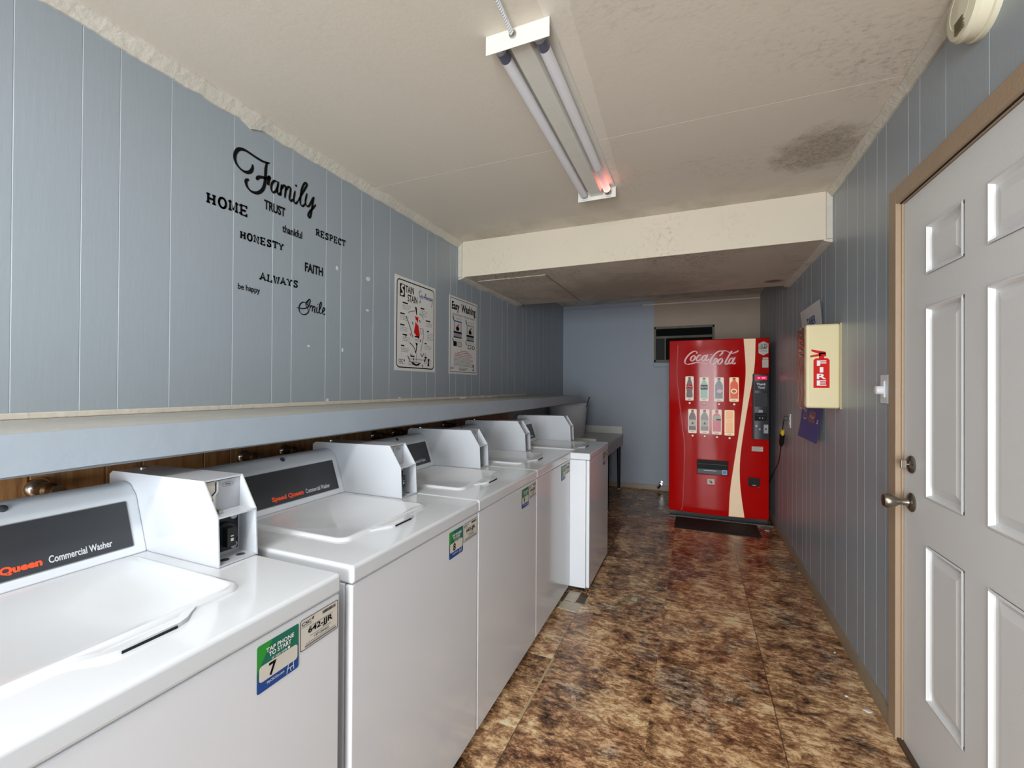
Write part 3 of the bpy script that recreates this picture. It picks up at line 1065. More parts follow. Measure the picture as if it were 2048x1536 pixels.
# ------------------------------------------------------------------ hose taps behind the washers
FAU = [(0.607, 'round water tap on the brown panelling behind the washer number 7'),
       (1.202, 'water tap nearest the coin box of washer 7 on the brown panelling'),
       (1.389, 'water tap beside the coin box of washer 8 on the brown panelling'),
       (1.972, 'water tap on the brown panelling in the gap before the third coin box'),
       (2.153, 'second water tap before the third coin box on the brown panelling'),
       (2.72, 'water tap on the brown panelling before the fourth coin box')]
for i, (y, lab) in enumerate(FAU):
    r = tag(root('water_tap', (XL + 0.008, y, 1.022 + (0.006 if i > 2 else 0))), lab, 'tap', 'water taps behind the washers')
    if i == 0:
        b = MB()
        b.lathe([(0.0, 0.0), (0.028, 0.0), (0.029, 0.004), (0.026, 0.014), (0.018, 0.020), (0.014, 0.022)], (0, 0, 0), 'x', M_CHROME, 22)
        b.build('wall_flange', r)
        b = MB()
        b.lathe([(0.018, 0.018), (0.019, 0.026), (0.017, 0.045), (0.020, 0.048), (0.020, 0.066), (0.013, 0.072), (0.012, 0.095), (0.0, 0.097)], (0, 0, 0), 'x', M_BRASS, 18)
        b.tube([(0.057, 0, 0), (0.060, 0, -0.03), (0.064, 0, -0.06)], 0.014, M_BRASS, 14)
        b.build('tap_body', r)
        b = MB()
        b.lathe([(0.005, 0.0), (0.005, 0.012), (0.016, 0.013), (0.018, 0.018), (0.016, 0.024), (0.0, 0.025)], (0.092, 0, 0), 'x', M_NICKEL, 10)
        b.build('tap_handle', r)
        b = MB()
        b.tube([(0.078, 0, -0.05), (0.085, 0.01, -0.12), (0.075, 0.03, -0.22), (0.07, 0.04, -0.4)], 0.012, M_BLACK, 12)
        b.build('supply_hose', r)
        T0 = r
    else:
        copy_kids(T0, r)

# ================================================================== WALL DECALS
PD = plane_left(XL)
DEC = 0.0016
FAM = {
 'F1': [(1.236,2.218),(1.236,2.202),(1.226,2.183),(1.208,2.173),(1.187,2.175),(1.169,2.188),(1.161,2.209),(1.165,2.233),(1.178,2.252),(1.2,2.26),(1.227,2.258),(1.255,2.254),(1.287,2.253),(1.314,2.26)],
 'F2': [(1.302,2.259),(1.297,2.232),(1.295,2.198),(1.293,2.17),(1.288,2.147),(1.277,2.126),(1.257,2.109),(1.234,2.105),(1.217,2.113),(1.209,2.128),(1.21,2.141),(1.221,2.149)],
 'F3': [(1.254,2.163),(1.264,2.178),(1.285,2.186),(1.302,2.188),(1.316,2.205)],
 'F4': [(1.316,2.205),(1.31,2.184),(1.307,2.163)],
 'a1': [(1.354,2.196),(1.337,2.194),(1.325,2.175),(1.323,2.153),(1.331,2.142),(1.346,2.155),(1.355,2.181)],
 'a2': [(1.358,2.2),(1.352,2.163),(1.358,2.144),(1.371,2.157)],
 'm1': [(1.375,2.195),(1.371,2.171),(1.368,2.142)],
 'm2': [(1.371,2.171),(1.383,2.193),(1.394,2.195),(1.394,2.175),(1.39,2.141)],
 'm3': [(1.394,2.175),(1.407,2.197),(1.419,2.198),(1.418,2.174),(1.414,2.149),(1.421,2.14),(1.432,2.153)],
 'i1': [(1.444,2.196),(1.437,2.158),(1.439,2.142),(1.448,2.14),(1.458,2.152)],
 'l1': [(1.458,2.152),(1.485,2.204),(1.508,2.248),(1.505,2.258),(1.492,2.247),(1.478,2.21),(1.472,2.16),(1.478,2.142),(1.49,2.145),(1.502,2.163)],
 'y1': [(1.51,2.211),(1.501,2.172),(1.506,2.153),(1.521,2.156),(1.537,2.186),(1.547,2.208)],
 'y2': [(1.551,2.211),(1.541,2.164),(1.533,2.118),(1.524,2.102),(1.517,2.109),(1.525,2.13),(1.546,2.156),(1.562,2.179)]}
SMI = {
 's1': [(1.527,1.715),(1.514,1.703),(1.509,1.686),(1.52,1.67),(1.523,1.655),(1.505,1.641),(1.484,1.641),(1.471,1.656),(1.474,1.68),(1.491,1.696),(1.509,1.695),(1.519,1.685)],
 's2': [(1.457,1.667),(1.48,1.665),(1.505,1.67),(1.523,1.682),(1.533,1.708),(1.53,1.717),(1.521,1.708),(1.52,1.688)],
 'm1': [(1.534,1.69),(1.53,1.662)],
 'm2': [(1.532,1.678),(1.542,1.689),(1.548,1.685),(1.545,1.661)],
 'm3': [(1.546,1.677),(1.557,1.688),(1.562,1.684),(1.559,1.661),(1.566,1.66)],
 'i1': [(1.575,1.69),(1.571,1.666),(1.577,1.66),(1.584,1.665)],
 'l1': [(1.584,1.665),(1.598,1.695),(1.601,1.711),(1.596,1.715),(1.59,1.7),(1.588,1.669),(1.594,1.659),(1.603,1.665)],
 'e1': [(1.603,1.665),(1.616,1.676),(1.622,1.688),(1.616,1.692),(1.608,1.679),(1.608,1.665),(1.616,1.658),(1.625,1.664)]}


def brush(thick, thin, ang=60):
    a = radians(ang)
    def f(t, dx, dy):
        k = abs(dx * cos(a) + dy * sin(a))
        e = min(1.0, 0.55 + 4 * min(t, 1 - t))
        return (thin + (thick - thin) * k ** 1.3) * e
    return f


GD = 'black word decals on the wall'
b = MB()
for k, pts in FAM.items():
    b.stroke(pts, brush(0.0145, 0.0075) if k[0] == 'F' else brush(0.0108, 0.006), PD, M_INK, DEC, sub=8)
b.disc(1.449, 2.2215, 0.0055, PD, M_INK, DEC)
tag(b.build('word_decal', smooth=False), 'large black script wall decal reading Family', 'wall decal', GD)
b = MB()
for k, pts in SMI.items():
    b.stroke(pts, brush(0.0058, 0.0032), PD, M_INK, DEC, sub=7)
b.disc(1.5785, 1.7015, 0.0028, PD, M_INK, DEC)
tag(b.build('word_decal', smooth=False), 'small black script wall decal reading Smile', 'wall decal', GD)

# slab serif letters drawn with straight strokes on a 1 x 1 cell
SL = {
 'H': ([[(.2, 0), (.2, 1)], [(.8, 0), (.8, 1)], [(.2, .5), (.8, .5)]], [(.2, 0), (.2, 1), (.8, 0), (.8, 1)]),
 'O': ([[(.5 + .38 * cos(a * pi / 10), .5 + .5 * sin(a * pi / 10)) for a in range(21)]], []),
 'M': ([[(.14, 0), (.14, 1), (.5, .25), (.86, 1), (.86, 0)]], [(.14, 0), (.86, 0), (.11, 1), (.89, 1)]),
 'E': ([[(.82, .78), (.82, 1), (.22, 1), (.22, 0), (.84, 0), (.84, .24)], [(.22, .5), (.64, .5)], [(.64, .38), (.64, .62)]], [(.16, 0), (.16, 1)]),
 'N': ([[(.18, 0), (.18, 1), (.82, 0), (.82, 1)]], [(.18, 0), (.82, 1), (.14, 1)]),
 'S': ([[(.78, .72), (.78, 1), (.78, .86), (.62, .97), (.4, .98), (.24, .86), (.24, .68), (.42, .56), (.64, .46), (.8, .32), (.78, .14), (.6, .02), (.38, .03), (.22, .14), (.22, 0), (.22, .28)]], []),
 'T': ([[(.08, .74), (.08, 1), (.92, 1), (.92, .74)], [(.5, 0), (.5, 1)]], [(.5, 0)]),
 'Y': ([[(.14, 1), (.5, .46), (.86, 1)], [(.5, .46), (.5, 0)]], [(.14, 1), (.86, 1), (.5, 0)]),
 'R': ([[(.22, 0), (.22, 1), (.6, 1), (.78, .88), (.78, .66), (.6, .52), (.22, .52)], [(.52, .52), (.84, 0)]], [(.2, 0), (.16, 1), (.86, 0)]),
 'P': ([[(.24, 0), (.24, 1), (.62, 1), (.8, .88), (.8, .62), (.62, .48), (.24, .48)]], [(.24, 0), (.16, 1)]),
 'C': ([[(.82, .66), (.82, .98), (.8, .84), (.64, .97), (.42, .98), (.24, .82), (.18, .5), (.24, .18), (.42, .02), (.64, .03), (.84, .22)]], []),
 'A': ([[(.1, 0), (.5, 1), (.9, 0)], [(.26, .34), (.74, .34)]], [(.1, 0), (.9, 0)]),
 'L': ([[(.24, 1), (.24, 0), (.82, 0), (.82, .28)]], [(.24, 1), (.16, 0)]),
 'W': ([[(.06, 1), (.28, 0), (.5, .8), (.72, 0), (.94, 1)]], [(.06, 1), (.94, 1)]),
}


def slab(body, u0, u1, vb0, vb1, h, wt, label):
    """word in slab letters; baseline runs from vb0 to vb1"""
    b = MB()
    n = len(body)
    cw = (u1 - u0) / n
    for i, ch in enumerate(body):
        vb = vb0 + (vb1 - vb0) * (i + .5) / n
        f = lambda q: (u0 + cw * (i + 0.08 + 0.84 * q[0]), vb + h * q[1])
        st, se = SL[ch]
        for p in st:
            b.stroke([f(q) for q in p], wt, PD, M_INK, DEC, smooth=False)
            for q in p[1:-1]:
                b.disc(*f(q), wt / 2, PD, M_INK, DEC, n=10)
        for (x, y) in se:
            c = f((x, y))
            yy = c[1] + (wt * 0.4 if y == 0 else -wt * 0.4)
            b.rect(c[0] - cw * 0.155, yy - wt * 0.4, c[0] + cw * 0.155, yy + wt * 0.4, PD, M_INK, DEC)
    return tag(b.build('word_decal', smooth=False), label, 'wall decal', GD)


slab('HOME', 1.050, 1.221, 1.990, 1.996, 0.038, 0.0085, 'bold black slab letter wall decal reading HOME')
slab('HONESTY', 1.183, 1.388, 1.899, 1.905, 0.028, 0.0066, 'black slab letter wall decal reading HONESTY')
slab('RESPECT', 1.561, 1.758, 2.032, 2.033, 0.030, 0.0066, 'black slab letter wall decal reading RESPECT')
slab('ALWAYS', 1.270, 1.467, 1.752, 1.758, 0.029, 0.0066, 'black slab letter wall decal reading ALWAYS')


def sans(body, u0, v0, u1, v1, bold, label):
    b = MB()
    b.text(body, u0, v0, u1, v1, PD, M_INK, DEC, bold, 6)
    return tag(b.build('word_decal', smooth=False), label, 'wall decal', GD)


sans('TRUST', 1.290, 2.056, 1.393, 2.097, 0.032, 'narrow black capitals wall decal reading TRUST')
sans('FAITH', 1.501, 1.843, 1.608, 1.886, 0.032, 'narrow black capitals wall decal reading FAITH')
sans('thankful', 1.379, 1.987, 1.484, 2.022, 0.02, 'thin black lower case wall decal reading thankful')
sans('be happy', 1.179, 1.686, 1.274, 1.717, 0.014, 'thin black lower case wall decal reading be happy')

# small scraps of tape and bare chips on the left wall
SCR = [(1.701, 1.909, 0.020, 0.024, 'white tape scrap on the wall beside the FAITH decal'),
       (1.930, 1.905, 0.032, 0.030, 'larger white tape scrap on the wall above and before the first poster'),
       (1.927, 1.729, 0.026, 0.014, 'white tape scrap on the wall level with the Smile decal'),
       (1.527, 1.495, 0.014, 0.012, 'tiny white chip low on the wall under the Smile decal'),
       (1.743, 1.494, 0.012, 0.022, 'thin white chip low on the wall toward the first poster'),
       (1.645, 1.236, 0.016, 0.018, 'white chip on the wall just above the shelf under the decals'),
       (2.22, 1.236, 0.026, 0.012, 'white chip on the wall just above the shelf under the first poster')]
rnd = random.Random(4)
for (y, z, a, c, lab) in SCR:
    b = MB()
    q = []
    for k in range(7):
        w = 2 * pi * k / 7
        rr = rnd.uniform(0.75, 1.1)
        q.append((y + a / 2 * rr * cos(w), z + c / 2 * rr * sin(w)))
    nq = len(q)
    b.add([PD(u, v, 0.0) for u, v in q] + [PD(u, v, 0.0015) for u, v in q], [tuple(range(nq, 2 * nq))] + [(k, (k + 1) % nq, nq + (k + 1) % nq, nq + k) for k in range(nq)], M_PAPER)
    tag(b.build('tape_scrap', smooth=False), lab, 'scrap', 'white scraps on the wall')


# ================================================================== POSTERS
def greek(b, u0, v, wds, P, mt=None, h=0.0035, gap=0.0075, lift=0.0022):
    """lines of print too small to read, as broken bars"""
    rnd = random.Random(int(u0 * 1000 + v * 777))
    for w in wds:
        x = u0
        while x < u0 + w - 0.004:
            l = min(rnd.uniform(0.006, 0.018), u0 + w - x)
            b.rect(x, v, x + l, v + h, P, mt or M_GINK, lift)
            x += l + 0.0035
        v -= gap


def poster(y0, y1, z0, z1, name):
    r = root(name, (XL, y0, z0))
    b = MB()
    b.box(0.0005, 0.002, 0, y1 - y0, 0, z1 - z0, M_PAPER)
    b.build('sheet', r)
    return r, y1 - y0, z1 - z0


r, W, H = poster(2.165, 2.614, 1.405, 1.992, 'stain_poster')
tag(r, 'white poster about stains with a red necktie drawing, nearer the word decals', 'poster', 'laundry posters on the wall')
P = lambda u, v, w: (w, u, v)
w0, w1_ = 0.0022, 0.0025
b = MB()
b.frame(0.016, 0.018, W - 0.016, H - 0.018, 0.007, 0.03, P, M_INK, w0)
b.rect(0.048, H - 0.125, 0.098, H - 0.045, P, M_INK, w0)
b.stroke([(0.090, H - 0.055), (0.070, H - 0.058), (0.066, H - 0.075), (0.080, H - 0.088), (0.078, H - 0.108), (0.056, H - 0.113)], 0.014, P, M_PAPER, w1_)
b.text('TAIN', 0.104, H - 0.092, 0.194, H - 0.047, P, M_INK, w0, 0.024)
b.text('STAIN', 0.126, H - 0.146, 0.232, H - 0.100, P, M_INK, w0, 0.024)
GO = [[(0.276, 0.06), (0.262, 0.052), (0.252, 0.07), (0.254, 0.09), (0.268, 0.092), (0.276, 0.076), (0.272, 0.105), (0.262, 0.132), (0.254, 0.120)],
      [(0.282, 0.092), (0.290, 0.080), (0.300, 0.088), (0.292, 0.098), (0.284, 0.09)],
      [(0.310, 0.100), (0.322, 0.068), (0.328, 0.060), (0.330, 0.098)], [(0.308, 0.084), (0.336, 0.084)],
      [(0.338, 0.078), (0.342, 0.098), (0.350, 0.082), (0.356, 0.098), (0.364, 0.076)],
      [(0.384, 0.080), (0.372, 0.080), (0.368, 0.094), (0.378, 0.098), (0.386, 0.080), (0.388, 0.098)],
      [(0.394, 0.080), (0.398, 0.096), (0.410, 0.080), (0.408, 0.112), (0.396, 0.138)]]
for g in GO:
    b.stroke([(u, H - v) for u, v in g], 0.0052, P, M_BLUE, w0)
TX = [(0.075, H - 0.165, 0.055, 3), (0.052, H - 0.235, 0.045, 3), (0.052, H - 0.305, 0.045, 3), (0.268, H - 0.135 - 0.035, 0.045, 4), (0.330, H - 0.245, 0.055, 3),
      (0.345, H - 0.315, 0.025, 5), (0.078, H - 0.365, 0.045, 3), (0.062, H - 0.435, 0.035, 3), (0.205, H - 0.365, 0.05, 2), (0.318, H - 0.40, 0.025, 3), (0.160, H - 0.495, 0.045, 0), (0.318, H - 0.495, 0.03, 3)]
for (u, v, w, n) in TX:
    b.rect(u, v, u + w, v + 0.009, P, M_INK, w0)
    greek(b, u, v - 0.013, [0.085, 0.08, 0.07, 0.078, 0.075][:n], P, M_GINK, 0.0032, 0.0105)
# shirt with red tie and trousers
tie = [(0.208, H - 0.225), (0.232, H - 0.232), (0.246, H - 0.225), (0.240, H - 0.262), (0.262, H - 0.345), (0.254, H - 0.375), (0.196, H - 0.335), (0.216, H - 0.258)]
b.poly(tie, P, M_REDI, w0)
b.poly([(0.214, H - 0.262), (0.240, H - 0.285), (0.244, H - 0.275), (0.220, H - 0.250)], P, M_PAPER, w1_)
for g, wd in (([(0.135, H - 0.215), (0.175, H - 0.200), (0.205, H - 0.195)], 0.004), ([(0.110, H - 0.240), (0.150, H - 0.300), (0.185, H - 0.370)], 0.006),
              ([(0.255, H - 0.205), (0.285, H - 0.215), (0.300, H - 0.235)], 0.004), ([(0.30, H - 0.30), (0.305, H - 0.345), (0.29, H - 0.40), (0.275, H - 0.455)], 0.004),
              ([(0.265, H - 0.300), (0.292, H - 0.302), (0.290, H - 0.33), (0.27, H - 0.332), (0.265, H - 0.30)], 0.003),
              ([(0.150, H - 0.405), (0.195, H - 0.430), (0.218, H - 0.468)], 0.006), ([(0.218, H - 0.468), (0.232, H - 0.400)], 0.009),
              ([(0.270, H - 0.465), (0.292, H - 0.485), (0.308, H - 0.462)], 0.006), ([(0.225, H - 0.47), (0.222, H - 0.53)], 0.003), ([(0.325, H - 0.46), (0.328, H - 0.495)], 0.004)):
    b.stroke(g, wd, P, M_INK, w0)
b.poly([(0.206, H - 0.165), (0.226, H - 0.168), (0.230, H - 0.212), (0.222, H - 0.222)], P, M_INK, w0)
b.poly([(0.212, H - 0.398), (0.240, H - 0.405), (0.232, H - 0.420), (0.222, H - 0.418)], P, M_INK, w0)
b.poly([(0.125, H - 0.488), (0.138, H - 0.492), (0.165, H - 0.528), (0.155, H - 0.525)], P, M_INK, w0)
b.poly([(0.165, H - 0.528), (0.190, H - 0.528), (0.222, H - 0.542), (0.255, H - 0.532), (0.278, H - 0.528), (0.252, H - 0.546), (0.222, H - 0.552), (0.190, H - 0.545)], P, M_INK, w0)
b.poly([(0.310, H - 0.515), (0.330, H - 0.49), (0.333, H - 0.505), (0.318, H - 0.525)], P, M_INK, w0)
for (u, v) in ((0.178, 0.268), (0.258, 0.245), (0.155, 0.345), (0.162, 0.475), (0.265, 0.375), (0.29, 0.54), (0.19, 0.50), (0.105, 0.36)):
    b.stroke([(u, H - v), (u + 0.008, H - v - 0.018)], 0.007, P, M_REDI if v == 0.345 else M_INK, w0, smooth=False)
b.text('CSC', 0.040, 0.052, 0.084, 0.072, P, M_INK, w0, 0.02)
b.poly([(0.094, 0.054), (0.102, 0.064), (0.098, 0.074), (0.090, 0.066)], P, M_INK, w0)
b.rect(0.042, 0.044, 0.10, 0.047, P, M_GINK, w0)
b.text('use the CSC Service Request line', 0.140, 0.072, 0.330, 0.084, P, M_INK, w0, 0.004)
b.text('visit www.cscsw.com', 0.140, 0.055, 0.262, 0.067, P, M_INK, w0, 0.004)
b.text('or call 1-877-264-6622', 0.140, 0.038, 0.262, 0.050, P, M_INK, w0, 0.004)
b.poly([(0.352, 0.040), (0.378, 0.040), (0.372, 0.060), (0.380, 0.090), (0.356, 0.090), (0.362, 0.062)], P, M_INK, w0)
b.build('print', r, smooth=False)

r, W, H = poster(2.803, 3.255, 1.404, 1.992, 'washing_poster')
tag(r, 'white poster headed Easy Washing with pictures of washers, nearer the soffit', 'poster', 'laundry posters on the wall')
b = MB()
b.frame(0.012, 0.014, W - 0.014, H - 0.014, 0.004, 0.004, P, M_INK, w0)
b.text('Easy', 0.034, H - 0.118, 0.150, H - 0.040, P, M_INK, w0, 0.035)
b.text('Washing', 0.178, H - 0.122, 0.418, H - 0.040, P, M_INK, w0, 0.035)
b.text('HIGH-EFFICIENCY TOP LOAD WASHERS', 0.045, H - 0.143, 0.405, H - 0.129, P, M_INK, w0, 0.004)
Q = lambda u, v, w: P(u, H - (0.148 + (H - v - 0.15) * 0.66), w)
M_PB = mat('pale_blue_print', srgb(150, 160, 190), 0.6)
M_PG = mat('grey_print', srgb(150, 152, 156), 0.6)
for (u, dz) in ((0.06, 0.0), (0.262, 0.012)):
    greek(b, u + 0.03, H - 0.165 - dz, [0.12, 0.09, 0.11], Q, M_GINK, 0.003, 0.009)
    b.stroke([(u - 0.008, H - 0.150 - dz), (u - 0.002, H - 0.175 - dz), (u + 0.006, H - 0.20 - dz)], 0.012, Q, M_INK, w0)
    b.rect(u + 0.005, H - 0.33 - dz, u + 0.125, H - 0.20 - dz, Q, M_PB, w0)
    b.rect(u + 0.02, H - 0.32 - dz, u + 0.11, H - 0.215 - dz, Q, M_LABEL, w1_)
    b.rect(u + 0.002, H - 0.212 - dz, u + 0.128, H - 0.20 - dz, Q, M_BLUE if dz == 0 else M_PG, w1_)
    b.disc(u + 0.062, H - 0.29 - dz, 0.026, Q, M_INK, 0.0028)
    b.stroke([(u + 0.05, H - 0.27 - dz), (u + 0.085, H - 0.235 - dz)], 0.012, Q, M_INK if dz else M_REDI, 0.003, smooth=False)
    b.rect(u + 0.002, H - 0.348 - dz, u + 0.128, H - 0.325 - dz, Q, M_INK, w1_)
    b.rect(u + 0.002, H - 0.385 - dz, u + 0.128, H - 0.346 - dz, Q, M_PG, 0.003)
    b.rect(u + 0.002, H - 0.400 - dz, u + 0.128, H - 0.384 - dz, Q, M_CHAR, w1_)
    greek(b, u + 0.02, H - 0.425 + 0.005 - dz, [0.13, 0.10], Q, M_GINK, 0.003, 0.009)
    b.stroke([(u - 0.012, H - 0.405 - dz), (u - 0.004, H - 0.43 - dz), (u + 0.004, H - 0.452 - dz)], 0.010, Q, M_INK, w0)
b.rect(0.060, H - 0.498, 0.112, H - 0.440, Q, M_INK, w0)
b.frame(0.125, H - 0.498, 0.185, H - 0.442, 0.006, 0.006, Q, M_INK, w0)
for i in range(5):
    b.rect(0.142 + i * 0.006, H - 0.485, 0.145 + i * 0.006, H - 0.455, Q, M_GINK, w0)
b.frame(0.290, H - 0.505, 0.345, H - 0.455, 0.008, 0.004, Q, M_INK, w0)
b.frame(0.358, H - 0.507, 0.405, H - 0.46, 0.009, 0.02, Q, M_INK, w0)
M_FR = mat('faded_red_print', srgb(178, 96, 88), 0.6)
for i, (u, w) in enumerate(((0.165, 0.12), (0.125, 0.20), (0.08, 0.27), (0.08, 0.29))):
    greek(b, u, H - 0.412 - i * 0.013, [w], P, M_FR, 0.006, 0.01)
for i in range(8):
    greek(b, 0.068, H - 0.462 - i * 0.0095, [0.31 if i % 4 else 0.26], P, M_GINK, 0.004)
greek(b, 0.15, 0.046, [0.14, 0.14, 0.1], P, M_INK, 0.004, 0.009)
b.text('CSC', 0.020, 0.034, 0.058, 0.050, P, M_INK, w0, 0.02)
b.poly([(0.064, 0.036), (0.071, 0.043), (0.068, 0.052), (0.062, 0.046)], P, M_INK, w0)
b.poly([(0.37, 0.030), (0.392, 0.030), (0.386, 0.05), (0.395, 0.08), (0.37, 0.08), (0.378, 0.05)], P, M_INK, w0)
b.build('print', r, smooth=False)

# ================================================================== CEILING LIGHT
r = tag(root('fluorescent_light', (-0.509, 1.238, ZC)), 'two tube fluorescent strip light on the ceiling, one tube end glowing pink', 'ceiling light')
FL = 1.19
b = MB()
b.prism([(-0.075, 0.0), (0.075, 0.0), (0.045, -0.012), (0.032, -0.040), (-0.032, -0.040), (-0.045, -0.012)], 'y', 0.004, FL - 0.004, M_FIXT)
b.box(-0.103, 0.103, 0.004, FL - 0.004, -0.006, 0.0, M_FIXT)
b.build('housing', r, bevel=0.002)
for yy, nm in ((0, 'near'), (FL, 'far')):
    b = MB()
    b.box(-0.106, 0.106, yy - 0.0015, yy + 0.0015, -0.06, 0.0, M_FIXT)
    b.build('end_plate', r, bevel=0.001)
M_TUBE = mat('dull_white_tube_glass', srgb(240, 240, 244), 0.5, var=0.02, spec=0.15)
M_BURN = mat('grey_burnt_tube_end', srgb(96, 98, 116), 0.3, var=0.3, scale=40)
M_PINK = mat('pink_glow', srgb(255, 170, 170), 0.3, emit=(1.0, 0.22, 0.20, 1), estr=1.4)
for sx in (-0.066, 0.066):
    b = MB()
    zt = -0.032
    lit = sx > 0
    b.tube([(sx, 0.07, zt), (sx, FL - (0.30 if lit else 0.05), zt)], 0.019, M_TUBE, 20, False)
    b.tube([(sx, 0.03, zt), (sx, 0.07, zt)], 0.0191, M_BURN, 20, False)
    if lit:
        b.tube([(sx, FL - 0.05, zt), (sx, FL - 0.03, zt)], 0.0191, M_BURN, 20, False)
    else:
        b.tube([(sx, FL - 0.05, zt), (sx, FL - 0.03, zt)], 0.0191, M_TUBE, 20, False)
    t = b.build('tube', r)
    if lit:
        # the failing lamp's discharge fades out along the tube
        m, h = new_mat('failing_tube_discharge', 0.22)
        h.l(h.mix(0.0, srgb(226, 220, 222), srgb(226, 220, 222)), h.b.inputs['Base Color'])
        x, y, z = h.xyz(h.pos())
        g = h.math('POWER', h.rng(y, 1.238 + FL - 0.32, 1.238 + FL - 0.06), 2.0)
        h.b.inputs['Emission Color'].default_value = (1.0, 0.26, 0.22, 1)
        h.l(h.math('MULTIPLY', g, 1.6), h.b.inputs['Emission Strength'])
        b = MB()
        b.tube([(sx, FL - 0.30 + 0.25 * i / 8, zt) for i in range(9)], 0.019, m, 20, False)
        b.build('glowing_end', t)
    for y0 in (0.008, FL - 0.032):
        b = MB()
        b.tube([(sx, y0, zt), (sx, y0 + 0.024, zt)], 0.0188, M_STEEL, 18)
        b.build('tube_cap', t)
        b = MB()
        b.box(sx - 0.013, sx + 0.013, 0.002 if y0 < 0.5 else FL - 0.010, 0.010 if y0 < 0.5 else FL - 0.002, -0.055, 0.0, M_PLAS)
        b.build('lamp_socket', r)
b = MB()
b.lathe([(0.010, 0.0), (0.012, 0.002), (0.012, 0.006), (0.006, 0.007), (0.006, 0.0)], (-0.012, -0.0015, -0.022), '-y', M_CHROME, 16)
b.build('cord_ring', r)
b = MB()
rnd = random.Random(2)
c0, c1 = Vector((-0.521, 1.226, ZC - 0.024)), Vector((-0.512, 0.95, ZC - 0.010))
for ph in (0, pi):
    pts = []
    for i in range(120):
        t = i / 119
        q = c0.lerp(c1, t)
        w = t * 2 * pi * 16 + ph
        pts.append(q + Vector((cos(w), 0, sin(w))) * 0.0035)
    b.tube(pts, 0.004, M_PLAS, 8)
tag(b.build('flex_cable'), 'twisted white cord running along the ceiling to the light', 'cord')

# ------------------------------------------------------------------ smoke detector on the door wall
r = tag(root('smoke_detector', (XR, 1.545, 2.338)), 'round ivory smoke detector high on the wall above the door', 'smoke detector')
b = MB()
b.lathe([(0.0, 0.0), (0.088, 0.0), (0.088, 0.012), (0.084, 0.015), (0.0, 0.015)], (0, 0, 0), '-x', M_IVORY, 48)
b.build('base_plate', r)
b = MB()
b.lathe([(0.078, 0.013), (0.082, 0.016), (0.082, 0.040), (0.074, 0.050), (0.05, 0.054), (0.047, 0.051), (0.044, 0.054), (0.0, 0.057)], (0, 0, 0), '-x', M_IVORY, 48)
cv = b.build('cover', r, ang=25)
b = MB()
for k in range(7):
    b.box(-0.0575, -0.050, -0.02, 0.02, -0.062 + k * 0.005, -0.0605 + k * 0.005, mat('slot_shade', srgb(120, 110, 84), 0.6) if k == 0 else bpy.data.materials['slot_shade'])
b.build('sound_slots', r)

# ================================================================== VENDING MACHINE
VX, VY = 0.205, 4.80
r = tag(root('vending_machine', (VX, VY, 0)), 'glossy red drink vending machine with a pale curved stripe against the end wall', 'vending machine')
VW0, VW1, VZ0, VZ1 = -0.446, 0.456, 0.048, 1.79


def vy(u):      # gently bowed door front
    return -0.045 + 0.035 * ((u - 0.0) / 0.45) ** 2


def PV(u, v, w):
    return (u, vy(u) - w, v)


b = MB()
b.box(VW0 + 0.004, VW1 - 0.004, 0.04, 0.82, VZ0 + 0.002, VZ1 - 0.004, M_RED)
b.build('cabinet', r, bevel=0.006)
n = 32
front = [(VW0 + (VW1 - VW0) * i / n, vy(VW0 + (VW1 - VW0) * i / n)) for i in range(n + 1)]
b = MB()
b.prism(front + [(VW1, 0.038), (VW0, 0.038)], 'z', VZ0, VZ1, M_RED)
dr = b.build('front_door', r, bevel=0.008, seg=3, ang=50)
b = MB()
seam = [(-0.157, 1.745), (-0.166, 1.463), (-0.147, 1.207), (-0.108, 0.876), (-0.092, 0.673), (-0.104, 0.163), (-0.122, 0.06)]
sm, _ = catmull([(x - VX, z) for x, z in seam], 6)
M_RED2 = mat('bright_red_edge', srgb(232, 84, 70), 0.3)
b.stroke([(u + 0.006, v) for u, v in sm], 0.005, PV, mat('dark_red_seam', srgb(104, 8, 8), 0.4), 0.0008, smooth=False)
b.stroke(sm, 0.004, PV, M_RED2, 0.0012, smooth=False)
b.build('door_seam', dr, smooth=False)
# backlit stripe
SLp = [(0.439, 1.785), (0.457, 1.483), (0.441, 1.24), (0.403, 0.898), (0.356, 0.554), (0.325, 0.306), (0.313, 0.055)]
SRp = [(0.542, 1.785), (0.534, 1.531), (0.509, 1.338), (0.463, 1.046), (0.416, 0.68), (0.408, 0.46), (0.422, 0.267), (0.450, 0.055)]


def resample(p, n):
    q, _ = catmull(p, 10)
    out = []
    z0, z1 = p[0][1], p[-1][1]
    for i in range(n + 1):
        z = z0 + (z1 - z0) * i / n
        for a, c in zip(q, q[1:]):
            if (a[1] - z) * (c[1] - z) <= 0 and a[1] != c[1]:
                t = (z - a[1]) / (c[1] - a[1])
                out.append((a[0] + (c[0] - a[0]) * t - VX, z))
                break
        else:
            out.append((q[-1][0] - VX, z))
    return out


